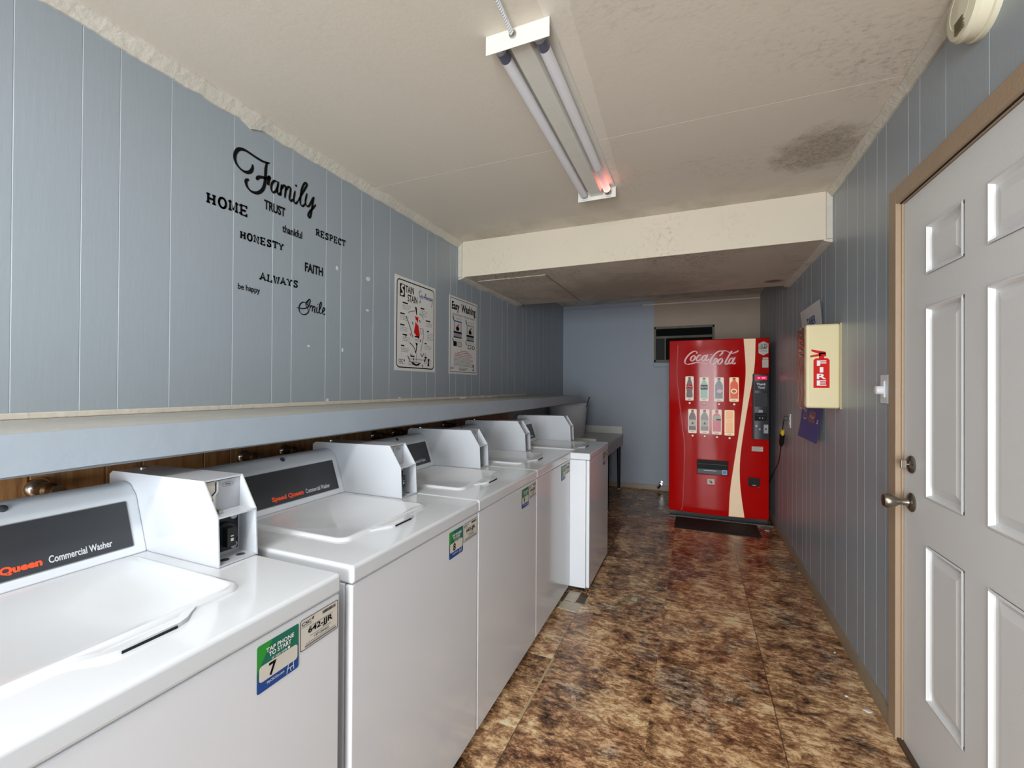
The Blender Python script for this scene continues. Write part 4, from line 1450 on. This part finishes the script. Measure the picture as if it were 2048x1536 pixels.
A, B = resample(SLp, 40), resample(SRp, 40)
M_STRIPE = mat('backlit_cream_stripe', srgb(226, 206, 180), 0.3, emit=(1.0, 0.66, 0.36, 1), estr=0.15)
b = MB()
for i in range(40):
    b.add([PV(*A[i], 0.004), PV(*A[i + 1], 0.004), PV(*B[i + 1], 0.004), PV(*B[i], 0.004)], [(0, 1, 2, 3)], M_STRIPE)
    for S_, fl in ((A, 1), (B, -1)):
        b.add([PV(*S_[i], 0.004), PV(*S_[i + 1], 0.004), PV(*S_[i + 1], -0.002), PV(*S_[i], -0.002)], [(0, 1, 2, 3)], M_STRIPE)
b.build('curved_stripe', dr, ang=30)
COKE = {
 'C1': [(0.02,1.65),(0.021,1.665),(0.006,1.676),(-0.018,1.67),(-0.049,1.646),(-0.077,1.61),(-0.09,1.576),(-0.085,1.554),(-0.064,1.545),(-0.027,1.551),(0.014,1.561),(0.055,1.559),(0.09,1.547),(0.121,1.547)],
 'o1': [(-0.002,1.636),(-0.028,1.617),(-0.037,1.592),(-0.028,1.578),(-0.007,1.589),(0.006,1.617),(-0.002,1.636)],
 'c1': [(0.059,1.626),(0.049,1.637),(0.029,1.622),(0.018,1.597),(0.023,1.578),(0.039,1.581),(0.057,1.596)],
 'a1': [(0.103,1.634),(0.08,1.621),(0.067,1.593),(0.075,1.575),(0.093,1.586),(0.108,1.615),(0.103,1.634)],
 'a2': [(0.123,1.641),(0.105,1.601),(0.107,1.58),(0.121,1.581),(0.136,1.595)],
 'h': [(0.143,1.635),(0.161,1.64)],
 'C2': [(0.223,1.626),(0.235,1.631),(0.253,1.653),(0.25,1.669),(0.228,1.671),(0.196,1.651),(0.163,1.613),(0.146,1.575),(0.148,1.55),(0.166,1.542),(0.191,1.558),(0.206,1.582),(0.203,1.599),(0.188,1.594),(0.176,1.572)],
 't1': [(0.24,1.667),(0.275,1.673),(0.304,1.662),(0.329,1.648),(0.353,1.65),(0.377,1.66),(0.396,1.672)],
 'o2': [(0.245,1.601),(0.223,1.582),(0.213,1.558),(0.222,1.542),(0.241,1.554),(0.253,1.579),(0.245,1.601)],
 'l1': [(0.345,1.667),(0.331,1.662),(0.309,1.621),(0.285,1.573),(0.278,1.548),(0.287,1.539),(0.304,1.551),(0.314,1.561)],
 'a3': [(0.341,1.604),(0.319,1.586),(0.309,1.559),(0.317,1.544),(0.336,1.557),(0.348,1.585),(0.341,1.604)],
 'a4': [(0.365,1.609),(0.346,1.569),(0.344,1.547),(0.355,1.543),(0.37,1.555)]}
b = MB()
M_LOGO = mat('pale_pink_logo', srgb(236, 190, 186), 0.35)
for k, pts in COKE.items():
    b.stroke([(x - VX, z) for x, z in pts], brush(0.0155, 0.0065, 65), PV, M_LOGO, 0.002, sub=8)
b.build('logo', dr, smooth=False)

# product windows: centre u, bottom, top, width, bottle kind
M_BTN = mat('glowing_pink_button', srgb(240, 190, 186), 0.3, emit=(1, 0.55, 0.5, 1), estr=0.25)
M_CARD = mat('lit_cream_card', srgb(232, 214, 190), 0.4, emit=(1.0, 0.82, 0.66, 1), estr=0.12)
M_CARDW = mat('brightly_lit_cream_card', srgb(232, 208, 160), 0.4, emit=(1.0, 0.78, 0.42, 1), estr=0.2)
M_COLA = mat('cola_brown', srgb(92, 40, 40), 0.3)
M_SPR = mat('bottle_green', srgb(108, 158, 130), 0.3)
M_SLATE = mat('bottle_slate', srgb(88, 80, 104), 0.3)
M_FANT = mat('bottle_orange_red', srgb(236, 74, 28), 0.3, emit=(1, 0.2, 0.05, 1), estr=0.1)
M_PNK = mat('bottle_pink', srgb(214, 60, 84), 0.3)
M_PCH = mat('can_peach', srgb(240, 170, 120), 0.3, emit=(1, 0.55, 0.3, 1), estr=0.15)
M_GCAP = mat('bottle_cap_dark', srgb(40, 36, 38), 0.4)
WIN = [(-0.046, 1.179, 1.422, 0.077, 'contour', M_COLA, M_CARD, 'red cola bottle picture'),
       (0.089, 1.176, 1.413, 0.082, 'long', M_SPR, M_CARD, 'green bottle picture'),
       (0.223, 1.174, 1.411, 0.086, 'long', M_SLATE, M_CARD, 'slate bottle picture'),
       (0.357, 1.175, 1.411, 0.082, 'short', M_FANT, M_CARDW, 'bright orange bottle picture'),
       (-0.017, 0.851, 1.092, 0.078, 'tea', M_COLA, M_CARD, 'dark tea bottle picture'),
       (0.094, 0.852, 1.093, 0.084, 'tea', M_COLA, M_CARD, 'brown tea bottle picture'),
       (0.205, 0.848, 1.092, 0.087, 'short', M_PNK, M_CARD, 'pink drink bottle picture'),
       (0.317, 0.843, 1.090, 0.086, 'can', M_PCH, M_CARDW, 'peach can picture')]
SHP = {'contour': [(.16, 0), (.36, .02), (.40, .1), (.34, .3), (.40, .45), (.36, .62), (.26, .78), (.13, .92), (.13, 1)],
       'long': [(.36, 0), (.40, .04), (.40, .6), (.34, .72), (.15, .86), (.13, 1)],
       'short': [(.38, 0), (.42, .04), (.42, .66), (.36, .78), (.16, .86), (.16, .93), (.14, 1)],
       'tea': [(.38, 0), (.42, .04), (.42, .55), (.40, .68), (.24, .84), (.14, .88), (.14, 1)],
       'can': [(.30, 0), (.38, .05), (.38, .92), (.34, 1)]}
for (uc, v0, v1, w, kd, bm, card, lab) in WIN:
    uc -= VX
    b = MB()
    b.rect(uc - w / 2 - 0.002, v0 - 0.002, uc + w / 2 + 0.002, v1 + 0.002, PV, M_RED2, 0.0012, 0.009)
    b.rect(uc - w / 2, v0, uc + w / 2, v1, PV, card, 0.0018, 0.008)
    bb, bt = v0 + 0.030, v1 - 0.008
    f = lambda q, s_: (uc + s_ * q[0] * w, bb + (bt - bb) * q[1])
    pts = SHP[kd]
    for a, c in zip(pts, pts[1:]):
        b.poly([f(a, -1), f(a, 1), f(c, 1), f(c, -1)], PV, bm, 0.0024)
    if kd != 'can':
        b.rect(uc - 0.15 * w, bt - 0.010, uc + 0.15 * w, bt + 0.002, PV, M_GCAP, 0.003)
    hh = bt - bb
    if kd == 'contour':
        b.rect(uc - .37 * w, bb + hh * .46, uc + .37 * w, bb + hh * .62, PV, M_REDI, 0.003)
        b.stroke([(uc - .3 * w, bb + hh * .52), (uc - .1 * w, bb + hh * .57), (uc + .05 * w, bb + hh * .52), (uc + .3 * w, bb + hh * .56)], 0.006, PV, M_LOGO, 0.0034)
    elif kd == 'long':
        b.rect(uc - .40 * w, bb + hh * .42, uc + .40 * w, bb + hh * .66, PV, M_CHAR if bm is M_SPR else M_SLATE, 0.003)
        if bm is M_SPR:
            b.text('Sprite', uc - .34 * w, bb + hh * .48, uc + .34 * w, bb + hh * .60, PV, M_WINK, 0.0034, 0.02)
        else:
            b.disc(uc + .08 * w, bb + hh * .36, .28 * w, PV, M_LOGO, 0.0034, ry=.22 * w)
    elif kd == 'short' and bm is M_FANT:
        b.disc(uc, bb + hh * .36, .34 * w, PV, M_CARDW, 0.003, ry=.30 * w)
        b.disc(uc, bb + hh * .36, .2 * w, PV, M_GCAP, 0.0034, ry=.16 * w)
        b.disc(uc + .03 * w, bb + hh * .37, .12 * w, PV, M_FANT, 0.0038, ry=.1 * w)
    elif kd == 'short':
        b.rect(uc - .42 * w, bb + hh * .52, uc + .42 * w, bb + hh * .74, PV, M_LABEL, 0.003)
        b.rect(uc - .05 * w, bb + hh * .53, uc + .42 * w, bb + hh * .60, PV, M_CHAR, 0.0034)
    elif kd == 'tea':
        b.rect(uc - .42 * w, bb + hh * .20, uc + .42 * w, bb + hh * .52, PV, M_LABEL, 0.003)
        b.poly([(uc - .12 * w, bb + hh * .3), (uc + .14 * w, bb + hh * .3), (uc + .06 * w, bb + hh * .42), (uc - .05 * w, bb + hh * .38)], PV, M_GCAP, 0.0034)
    else:
        b.frame(uc - .3 * w, bb + hh * .46, uc + .3 * w, bb + hh * .62, 0.003, 0.012, PV, M_CARDW, 0.003)
    b.rect(uc - .5 * w, v0 + 0.026, uc + .5 * w, v0 + 0.028, PV, M_GINK, 0.0026)
    b.rect(uc - .22 * w, v0 + 0.010, uc + .18 * w, v0 + 0.015, PV, M_GINK, 0.0026)
    o = b.build('product_window', dr, smooth=False)
    o['label'] = lab
    b = MB()
    vbz = v0 - 0.026
    b.lathe([(0.014, -0.001), (0.014, 0.004), (0.010, 0.005)], (uc + 0.002, vy(uc), vbz), '-y', mat('button_ring', srgb(70, 14, 14), 0.4) if 'button_ring' not in bpy.data.materials else bpy.data.materials['button_ring'], 18)
    b.lathe([(0.010, 0.003), (0.009, 0.008), (0.0, 0.009)], (uc + 0.002, vy(uc), vbz), '-y', M_BTN, 18)
    b.build('selection_button', dr)
# payment column
b = MB()
u0, u1 = 0.516 - VX, 0.661 - VX
pf = [(u0, vy(u0) - 0.010), (u0 + 0.02, vy(u0) - 0.020), (u1 - 0.01, vy(u1) - 0.020), (u1, vy(u1) - 0.010), (u1, vy(u1) + 0.012), (u0, vy(u0) + 0.012)]
b.prism(pf, 'z', 0.816, 1.444, M_GREYP)
pay = b.build('payment_panel', dr, bevel=0.006, seg=3)
PP = lambda u, v, w: (u, -0.055 - 0.0005 - w + 0.035 * ((u) / 0.45) ** 2 * 0.9, v)
yp = min(p[1] for p in pf)
PP = lambda u, v, w: (u, vy(u0 + 0.02) - 0.020 + (vy(u1 - 0.01) - vy(u0 + 0.02)) * (u - u0 - 0.02) / (u1 - u0 - 0.03) - 0.0015 - w, v)
uc = (u0 + u1) / 2
b = MB()
b.rect(uc - 0.052, 1.385, uc + 0.050, 1.425, PP, mat('red_smoked_lens', srgb(110, 8, 26), 0.2, emit=(1, 0.02, 0.1, 1), estr=0.35), 0.001, 0.005)
M_LED = mat('red_led', srgb(255, 60, 90), 0.4, emit=(1, 0.10, 0.22, 1), estr=4.0)
for a, c in ((-0.030, -0.010), (0.004, 0.018), (0.020, 0.034)):
    b.rect(uc + a, 1.402, uc + c, 1.409, PP, M_LED, 0.002)
b.build('led_display', pay, smooth=False)
b = MB()
b.rect(uc - 0.056, 1.285, uc + 0.052, 1.372, PP, M_CHAR, 0.0008, 0.004)
b.text('Thank', uc - 0.042, 1.335, uc + 0.040, 1.358, PP, M_WINK, 0.0016, 0.03)
b.text('You!', uc - 0.030, 1.302, uc + 0.030, 1.326, PP, M_WINK, 0.0016, 0.03)
b.build('thank_you_sign', pay, smooth=False)
b = MB()
b.rect(uc - 0.056, 1.13, uc + 0.052, 1.26, PP, M_CHAR, 0.0008, 0.004)
b.rect(uc - 0.022, 1.075, uc + 0.014, 1.098, PP, M_STEEL, 0.001)
b.rect(uc - 0.056, 0.995, uc + 0.048, 1.072, PP, M_DARK, 0.0012, 0.006)
b.rect(uc - 0.048, 1.046, uc + 0.040, 1.050, PP, M_GREYP, 0.0018)
for a in (-0.012, 0.012):
    b.disc(uc + a, 1.022, 0.005, PP, M_SILV, 0.002)
b.build('bill_slot', pay, smooth=False)
b = MB()
b.disc(uc - 0.040, 0.945, 0.010, PP, M_SILV, 0.002)
b.disc(uc - 0.012, 0.915, 0.007, PP, M_SILV, 0.002)
b.rect(uc + 0.022, 0.878, uc + 0.060, 0.960, PP, M_STEEL, 0.0014, 0.003)
b.disc(uc + 0.041, 0.918, 0.009, PP, M_GREYP, 0.002)
b.build('coin_entry', pay, smooth=False)
# stickers on the door
b = MB()
a0, a1 = 0.567 - VX, 0.651 - VX
bl = [(a0, 1.645), ((a0 + a1) / 2, 1.622), (a1, 1.645), (a1, 1.735), ((a0 + a1) / 2, 1.757), (a0, 1.735)]
b.poly(bl, PV, M_LABEL, 0.0014)
b.text('CALORIES', a0 + 0.008, 1.715, a1 - 0.006, 1.735, PV, M_INK, 0.002, 0.02)
b.text('COUNT', a0 + 0.006, 1.682, a1 - 0.006, 1.710, PV, M_INK, 0.002, 0.04)
b.text('CHECK THEN CHOOSE', a0 + 0.008, 1.660, a1 - 0.008, 1.669, PV, M_INK, 0.002, 0.01)
b.build('calorie_sticker', dr, smooth=False)
b = MB()
b.rect(0.603 - VX, 1.585, 0.650 - VX, 1.602, PV, M_LABEL, 0.0014, 0.003)
b.rect(0.599 - VX, 1.505, 0.652 - VX, 1.582, PV, M_LABEL, 0.0014, 0.004)
b.build('blank_sticker', dr, smooth=False)
b = MB()
b.rect(0.512 - VX, 0.700, 0.608 - VX, 0.746, PV, M_LABEL, 0.0014)
for k in range(4):
    b.rect(0.518 - VX, 0.708 + k * 0.009, (0.60 if k % 2 else 0.585) - VX, 0.711 + k * 0.009, PV, M_GINK, 0.002)
b.build('service_sticker', dr, smooth=False)
b = MB()
b.rect(0.121 - VX, 0.340, 0.186 - VX, 0.404, PV, M_LABEL, 0.0014)
b.rect(0.121 - VX, 0.340, 0.186 - VX, 0.350, PV, M_REDI, 0.0018)
b.stroke([(0.140 - VX, 0.385), (0.155 - VX, 0.380), (0.165 - VX, 0.360)], 0.008, PV, M_INK, 0.002)
b.stroke([(0.142 - VX, 0.368), (0.158 - VX, 0.374)], 0.006, PV, M_INK, 0.002, smooth=False)
b.build('warning_sticker', dr, smooth=False)


def chute(u0, u1, z0, z1, name, dep):
    u0 -= VX
    u1 -= VX
    b = MB()
    yf = max(vy(u0), vy(u1))
    t = 0.006
    b.box(u0 - t, u1 + t, yf - 0.020, yf + 0.005, z1, z1 + t, M_RED)
    b.box(u0 - t, u1 + t, yf - 0.020, yf + 0.005, z0 - t, z0, M_RED)
    b.box(u0 - t, u0, yf - 0.020, yf + 0.005, z0, z1, M_RED)
    b.box(u1, u1 + t, yf - 0.020, yf + 0.005, z0, z1, M_RED)
    b.box(u0, u1, min(vy(u0), vy(u1), vy((u0 + u1) / 2)) - 0.001, yf + 0.005, z0, z1, M_DARK)
    return b.build(name, dr, bevel=0.003), u0, u1, min(vy(u0), vy(u1), vy((u0 + u1) / 2)) - 0.001


o, u0, u1, y_ = chute(0.028, 0.305, 0.449, 0.592, 'delivery_bin', 0.1)
b = MB()
Pq = plane_front(y_)
b.rect(u0 + 0.004, 0.452, u1 - 0.004, 0.500, Pq, M_GREYP, 0.003)
b.rect(u0 + 0.004, 0.548, u1 - 0.004, 0.551, Pq, M_GREYP, 0.003)
b.rect(u0 + 0.06, 0.484, u0 + 0.175, 0.490, Pq, M_SILV, 0.004)
b.rect(u1 - 0.050, 0.458, u1 - 0.008, 0.500, Pq, M_LABEL, 0.004, 0.003)
b.rect(u1 - 0.046, 0.464, u1 - 0.012, 0.494, Pq, mat('bright_blue_print', srgb(40, 130, 226), 0.4), 0.005)
b.build('bin_flap', o, smooth=False)
o, u0, u1, y_ = chute(0.482, 0.578, 0.365, 0.445, 'coin_return', 0.1)
b = MB()
b.rect(u0 + 0.035, 0.372, u0 + 0.065, 0.377, plane_front(y_), M_SILV, 0.003)
b.build('return_flap', o, smooth=False)
b = MB()
b.box(VW0 + 0.01, VW1 - 0.01, 0.0, 0.80, 0.0, VZ0, M_BLACK)
b.build('plinth', r)

M_EDGE = mat('dull_metal_edging', srgb(92, 96, 92), 0.5, 0.4, var=0.2, scale=40)
# thin metal edging on the floor around the machine, and the mat
b = MB()
b.box(-0.245, 0.694, 4.735, 4.743, 0, 0.012, M_EDGE)
b.box(0.686, 0.694, 4.743, 5.55, 0, 0.012, M_EDGE)
tag(b.build('metal_edging', bevel=0.001), 'thin metal edging on the floor around the foot of the vending machine', 'edging')
r = tag(root('rubber_mat', (0.19, 4.54, 0)), 'black rubber doormat on the floor in front of the vending machine', 'mat')
b = MB()
b.box(-0.36, 0.36, -0.19, 0.18, 0.0, 0.006, M_RUB)
b.build('border', r, bevel=0.003)
b = MB()
b.box(-0.33, 0.33, -0.16, 0.15, 0.006, 0.010, M_RUB)
b.build('tread', r, bevel=0.001)

# ================================================================== FIRE EXTINGUISHER CABINET
r = tag(root('extinguisher_cabinet', (XR, 2.775, 1.203)), 'cream fire extinguisher cabinet with a red FIRE sign on the door wall', 'cabinet')
bx, bw, bh = -0.158, 0.182, 0.45
b = MB()
b.box(bx, -0.004, 0, bw, 0, bh, M_CREAM)
b.build('body', r, bevel=0.012, seg=4)
b = MB()
b.box(-0.005, 0.0, -0.002, bw + 0.002, -0.002, bh + 0.002, mat('cabinet_back_plate', srgb(196, 184, 150), 0.5))
b.build('back_plate', r)
b = MB()
M_FILM = mat('brown_cabinet_front', srgb(122, 82, 58), 0.22, var=0.25, scale=14, bump=0.5, bscale=26)
b.box(bx - 0.006, bx + 0.001, 0.010, bw - 0.004, 0.010, bh - 0.012, M_FILM)
fr = b.build('front_cover', r, bevel=0.003)
b = MB()
rnd = random.Random(9)
M_FOIL = mat('crinkled_clear_film', srgb(206, 196, 188), 0.12, 0.6, var=0.2)
for k in range(6):
    z = bh - 0.03 - k * 0.028
    b.add([(bx - 0.0065, 0.03, z), (bx - 0.012, 0.07, z + 0.012), (bx - 0.0065, 0.14, z + 0.020), (bx - 0.0065, 0.14, z + 0.006)], [(0, 1, 2, 3)], M_FOIL)
b.build('film_crease', fr, smooth=False)
b = MB()
b.add([(bx + 0.002, 0.02, 0.004), (bx - 0.006, 0.06, 0.0), (bx - 0.004, 0.12, 0.002), (bx + 0.004, 0.13, -0.018), (bx + 0.012, 0.09, -0.012), (bx + 0.010, 0.05, -0.024), (bx + 0.006, 0.02, -0.014)], [(0, 1, 2, 3, 4, 5, 6)], M_FOIL)
b.build('torn_film', r, smooth=False)
b = MB()
P = plane_front(0.0)
cx = 0.6235 - XR
z0 = 1.312 - 1.203
b.poly([(cx - 0.036, z0), (cx + 0.036, z0), (cx + 0.036, z0 + 0.148), (cx + 0.026, z0 + 0.158), (cx - 0.026, z0 + 0.158), (cx - 0.036, z0 + 0.148)], P, M_REDI, 0.0008)
b.rect(cx - 0.012, z0 + 0.157, cx + 0.012, z0 + 0.180, P, M_REDI, 0.0008)
b.rect(cx - 0.012, z0 + 0.168, cx + 0.020, z0 + 0.188, P, M_REDI, 0.001)
b.poly([(cx - 0.046, z0 + 0.196), (cx - 0.046, z0 + 0.206), (cx + 0.018, z0 + 0.192), (cx + 0.018, z0 + 0.178), (cx - 0.008, z0 + 0.180)], P, M_REDI, 0.001)
b.poly([(cx - 0.052, z0 + 0.163), (cx - 0.050, z0 + 0.173), (cx - 0.010, z0 + 0.182), (cx + 0.004, z0 + 0.172)], P, M_REDI, 0.001)
for ch, zz, hw in (('F', 0.118, 0.021), ('I', 0.082, 0.008), ('R', 0.047, 0.021), ('E', 0.012, 0.021)):
    b.text(ch, cx - hw, z0 + zz, cx + hw, z0 + zz + 0.028, P, M_WINK, 0.0016, 0.025)
b.build('fire_sign', r, smooth=False)

# poster behind the cabinet, curling off the wall
r = tag(root('curled_poster', (XR, 3.12, 0.975)), 'curled white and blue poster behind the fire extinguisher cabinet', 'poster')
PW, PH = 0.52, 0.87


def PQ(u, v, w):      # u = metres towards the end wall
    lift = 0.004 + 0.030 * max(0, (0.30 - v) / 0.30) ** 2 + 0.016 * max(0, (v - 0.62) / 0.25) ** 2
    return (-lift - w, u, v)


M_NAVY = mat('blue_violet_print', srgb(70, 76, 158), 0.5, var=0.1, spec=0.2)
b = MB()
nv = 24
for i in range(nv):
    v0, v1 = PH * i / nv, PH * (i + 1) / nv
    mt = M_PAPER if v0 > 0.55 else M_NAVY
    b.add([PQ(0, v0, 0), PQ(0, v1, 0), PQ(PW, v1, 0), PQ(PW, v0, 0)], [(0, 1, 2, 3)], mt)
    b.add([PQ(0, v0, -0.0006), PQ(0, v1, -0.0006), PQ(PW, v1, -0.0006), PQ(PW, v0, -0.0006)], [(3, 2, 1, 0)], M_PAPER)
b.build('sheet', r)
b = MB()
M_BLT = mat('mid_blue_lettering', srgb(52, 92, 150), 0.5)
b.text('TABER', 0.36, 0.745, 0.14, 0.80, PQ, M_BLT, 0.001, 0.03)
greek(b, 0.12, 0.715, [0.2, 0.18], PQ, M_INK, 0.006, 0.014, 0.001)
M_MAR = mat('maroon_print', srgb(92, 44, 76), 0.4)
b.rect(0.12, 0.115, 0.30, 0.185, PQ, M_MAR, 0.001)
b.stroke([(0.27, 0.145), (0.24, 0.158), (0.21, 0.142), (0.16, 0.155)], 0.007, PQ, M_LOGO, 0.0016)
b.frame(0.36, 0.125, 0.44, 0.215, 0.008, 0.02, PQ, M_LOGO, 0.001)
b.rect(0.05, 0.115, 0.09, 0.128, PQ, M_SILV, 0.001)
b.rect(0.05, 0.132, 0.085, 0.140, PQ, M_SILV, 0.001)
greek(b, 0.06, 0.225, [0.12, 0.1], PQ, M_SILV, 0.003, 0.012, 0.001)
b.build('print', r, smooth=False)

# dimmer switch beside the door
r = tag(root('dimmer_switch', (XR, 2.200, 1.308)), 'white dimmer switch with a round knob beside the door frame', 'light switch')
b = MB()
b.box(-0.007, 0, -0.036, 0.036, -0.058, 0.058, M_PLAS)
b.build('cover_plate', r, bevel=0.003)
b = MB()
b.box(-0.012, -0.006, -0.016, 0.016, -0.034, 0.034, M_PLAS)
b.build('mounting_strap', r, bevel=0.002)
b = MB()
b.lathe([(0.017, 0.0), (0.018, 0.004), (0.0165, 0.022), (0.014, 0.024), (0.0, 0.024)], (-0.011, 0.0, -0.004), '-x', M_PLAS, 28)
b.build('knob', r)

# outlet with the black plug and its cord
r = tag(root('wall_outlet', (XR, 4.10, 1.047)), 'white wall outlet with a black plug beside the vending machine', 'outlet')
b = MB()
b.box(-0.006, 0, -0.035, 0.035, -0.057, 0.057, M_PLAS)
b.build('cover_plate', r, bevel=0.002)
b = MB()
for zz in (0.02, -0.02):
    b.lathe([(0.016, 0.0), (0.016, 0.003), (0.0, 0.003)], (-0.006, 0, zz), '-x', M_IVORY, 18)
b.build('receptacle', r)
r = tag(root('power_lead', (XR, 4.12, 1.065)), 'black power lead with a yellow collar hanging from the outlet to the vending machine', 'cord')
b = MB()
b.box(-0.040, -0.009, -0.012, 0.016, -0.014, 0.014, M_BLACK)
b.build('plug', r, bevel=0.004)
b = MB()
b.tube([(-0.034, 0.014, -0.006), (-0.034, 0.05, -0.03), (-0.030, 0.11, -0.085), (-0.028, 0.13, -0.12)], 0.004, M_BLACK, 10)
b.tube([(-0.028, 0.20, -0.245), (-0.024, 0.26, -0.32), (-0.022, 0.36, -0.42), (-0.022, 0.55, -0.52), (-0.02, 0.72, -0.60), (-0.02, 0.95, -0.75)], 0.004, M_BLACK, 10)
b.build('cable', r)
b = MB()
b.tube([(-0.028, 0.118, -0.105), (-0.028, 0.142, -0.150)], [0.012, 0.017], mat('yellow_collar', srgb(226, 190, 40), 0.4), 16)
b.build('collar', r)
b = MB()
b.tube([(-0.028, 0.135, -0.135), (-0.028, 0.145, -0.150), (-0.028, 0.185, -0.225), (-0.028, 0.20, -0.25)], [0.016, 0.020, 0.019, 0.010], M_BLACK, 18)
b.build('plug_body', r)

# ================================================================== TABLE AND BUCKET
r = tag(root('folding_table', (-1.24, 5.0, 0)), 'low white laminate table with dark legs beyond the last washer', 'table')
TZ = 0.698
b = MB()
b.box(-0.40, 0.385, -0.83, 0.83, TZ - 0.03, TZ, M_LAM)
b.build('table_top', r, bevel=0.004)
b = MB()
b.box(0.362, 0.380, -0.82, 0.82, TZ - 0.135, TZ - 0.03, mat('apron_laminate', srgb(196, 188, 180), 0.4))
b.build('apron', r, bevel=0.002)
for (y0, y1, xa, xb) in ((0.812, 0.83, -0.40, 0.372), (-0.83, -0.812, -0.40, 0.372)):
    b = MB()
    b.box(xa, xb, y0, y1, TZ, 0.797 if y0 > 0 else 0.812, M_LAM)
    b.build('end_splash', r, bevel=0.005)
M_LEG = mat('dark_table_leg', srgb(30, 32, 36), 0.4, 0.3)
for (x, y, dx, dy) in ((0.345, -0.10, 0.05, -0.28), (0.345, 0.70, 0.0, 0.02), (-0.36, -0.45, 0.0, -0.06), (-0.36, 0.70, 0.0, 0.02)):
    b = MB()
    b.tube([(x, y, TZ - 0.03), (x + dx, y + dy, 0.01)], [0.026, 0.017], M_LEG, 14)
    lg = b.build('leg', r)
    b = MB()
    b.lathe([(0.0, 0.0), (0.018, 0.0), (0.018, 0.014), (0.0, 0.014)], (x + dx, y + dy, 0.0), 'z', M_STEEL, 14)
    b.build('foot_cap', lg)
r = tag(root('bucket', (-1.43, 5.20, TZ)), 'large grey tapered bucket standing on the white table', 'bucket')
b = MB()
b.lathe([(0.0, 0.0), (0.188, 0.0), (0.195, 0.006), (0.236, 0.395), (0.244, 0.40), (0.247, 0.41), (0.242, 0.418), (0.233, 0.414), (0.228, 0.39), (0.186, 0.012), (0.0, 0.012)], (0, 0, 0), 'z', M_BUCK, 48)
b.build('body', r)
b = MB()
b.tube([(0.225, -0.02, 0.36), (0.245, -0.02, 0.41), (0.262, -0.02, 0.47), (0.272, -0.02, 0.49), (0.262, -0.02, 0.482)], 0.007, M_BLACK, 10)
b.tube([(-0.21, 0.02, 0.39), (-0.20, -0.06, 0.46), (-0.225, -0.10, 0.475)], 0.004, M_STEEL, 8)
b.build('bail_handle', r)

# ================================================================== SMALL THINGS ON FLOOR AND WALLS
r = tag(root('pipe_stub', (-0.385, YB - 0.012, 0.075)), 'short metal pipe stub sticking out at the foot of the end wall', 'pipe')
b = MB()
b.lathe([(0.0, 0.0), (0.026, 0.0), (0.026, 0.010), (0.014, 0.012), (0.014, 0.06), (0.019, 0.062), (0.019, 0.085), (0.0, 0.086)], (0, 0.012, 0.02), '-y', M_CHROME, 18)
b.tube([(0, -0.055, 0.02), (-0.02, -0.075, -0.01), (-0.035, -0.09, -0.03)], 0.016, M_CHROME, 14)
b.build('valve', r)


def flat_bit(name, pts, h, mt, lab, cat, grp=None):
    b = MB()
    n = len(pts)
    b.add([(x, y, 0.0) for x, y in pts] + [(x, y, h) for x, y in pts], [tuple(range(n, 2 * n))] + [(k, (k + 1) % n, n + (k + 1) % n, n + k) for k in range(n)], mt)
    return tag(b.build(name, smooth=False), lab, cat, grp)


M_TILE = mat('pale_worn_tile', srgb(192, 184, 164), 0.5, var=0.2, scale=18)
M_TILE2 = mat('dark_worn_tile', srgb(74, 62, 48), 0.6, var=0.3, scale=30)
flat_bit('floor_tile', [(-0.745, 2.50), (-0.625, 2.485), (-0.620, 2.585), (-0.735, 2.60)], 0.002, M_TILE, 'pale bare tile on the floor nearest the third washer gap', 'tile', 'bare tiles by the washers')
flat_bit('floor_tile', [(-0.735, 2.61), (-0.665, 2.605), (-0.66, 2.73), (-0.73, 2.735)], 0.002, M_TILE, 'pale bare tile on the floor against the forward standing washer', 'tile', 'bare tiles by the washers')
flat_bit('floor_tile', [(-0.66, 2.605), (-0.612, 2.60), (-0.608, 2.72), (-0.655, 2.725)], 0.002, M_TILE2, 'dark bare tile on the floor by the corner of the forward standing washer', 'tile', 'bare tiles by the washers')
flat_bit('seam_strip', [(-0.636, 1.60), (-0.626, 1.60), (-0.617, 2.03), (-0.627, 2.04)], 0.0025, mat('tan_seam_filler', srgb(188, 160, 118), 0.6, var=0.2, scale=30), 'thin tan strip showing in the floor seam beside the washers', 'strip')
b = MB()
b.lathe([(0.0, 0.0), (0.042, 0.0), (0.042, 0.002), (0.030, 0.004), (0.0, 0.005)], (-0.355, 2.775, 0), 'z', mat('worn_cleanout_cover', srgb(150, 132, 104), 0.5, var=0.35, scale=40), 18)
b.box(-0.355, -0.32, 2.76, 2.80, 0.004, 0.0056, M_TILE)
tag(b.build('drain_cover'), 'small round worn drain cover in the middle of the brown floor', 'drain cover')
BITS = [(0.655, 2.20, 0.016, 'white crumb of debris by the baseboard nearest the door frame'),
        (0.60, 2.27, 0.008, 'tiny white crumb on the floor a little out from the baseboard'),
        (0.645, 2.62, 0.006, 'tiny white crumb on the floor along the baseboard below the cabinet'),
        (0.62, 4.60, 0.022, 'white scrap on the floor beside the rubber mat')]
for (x, y, s_, lab) in BITS:
    rnd = random.Random(int(x * 1000 + y * 10))
    pts = [(x + s_ * rnd.uniform(.7, 1.1) * cos(k * pi / 3), y + s_ * 0.7 * rnd.uniform(.7, 1.1) * sin(k * pi / 3)) for k in range(6)]
    flat_bit('debris_crumb', pts, 0.003, M_PAPER, lab, 'debris', 'crumbs on the floor')
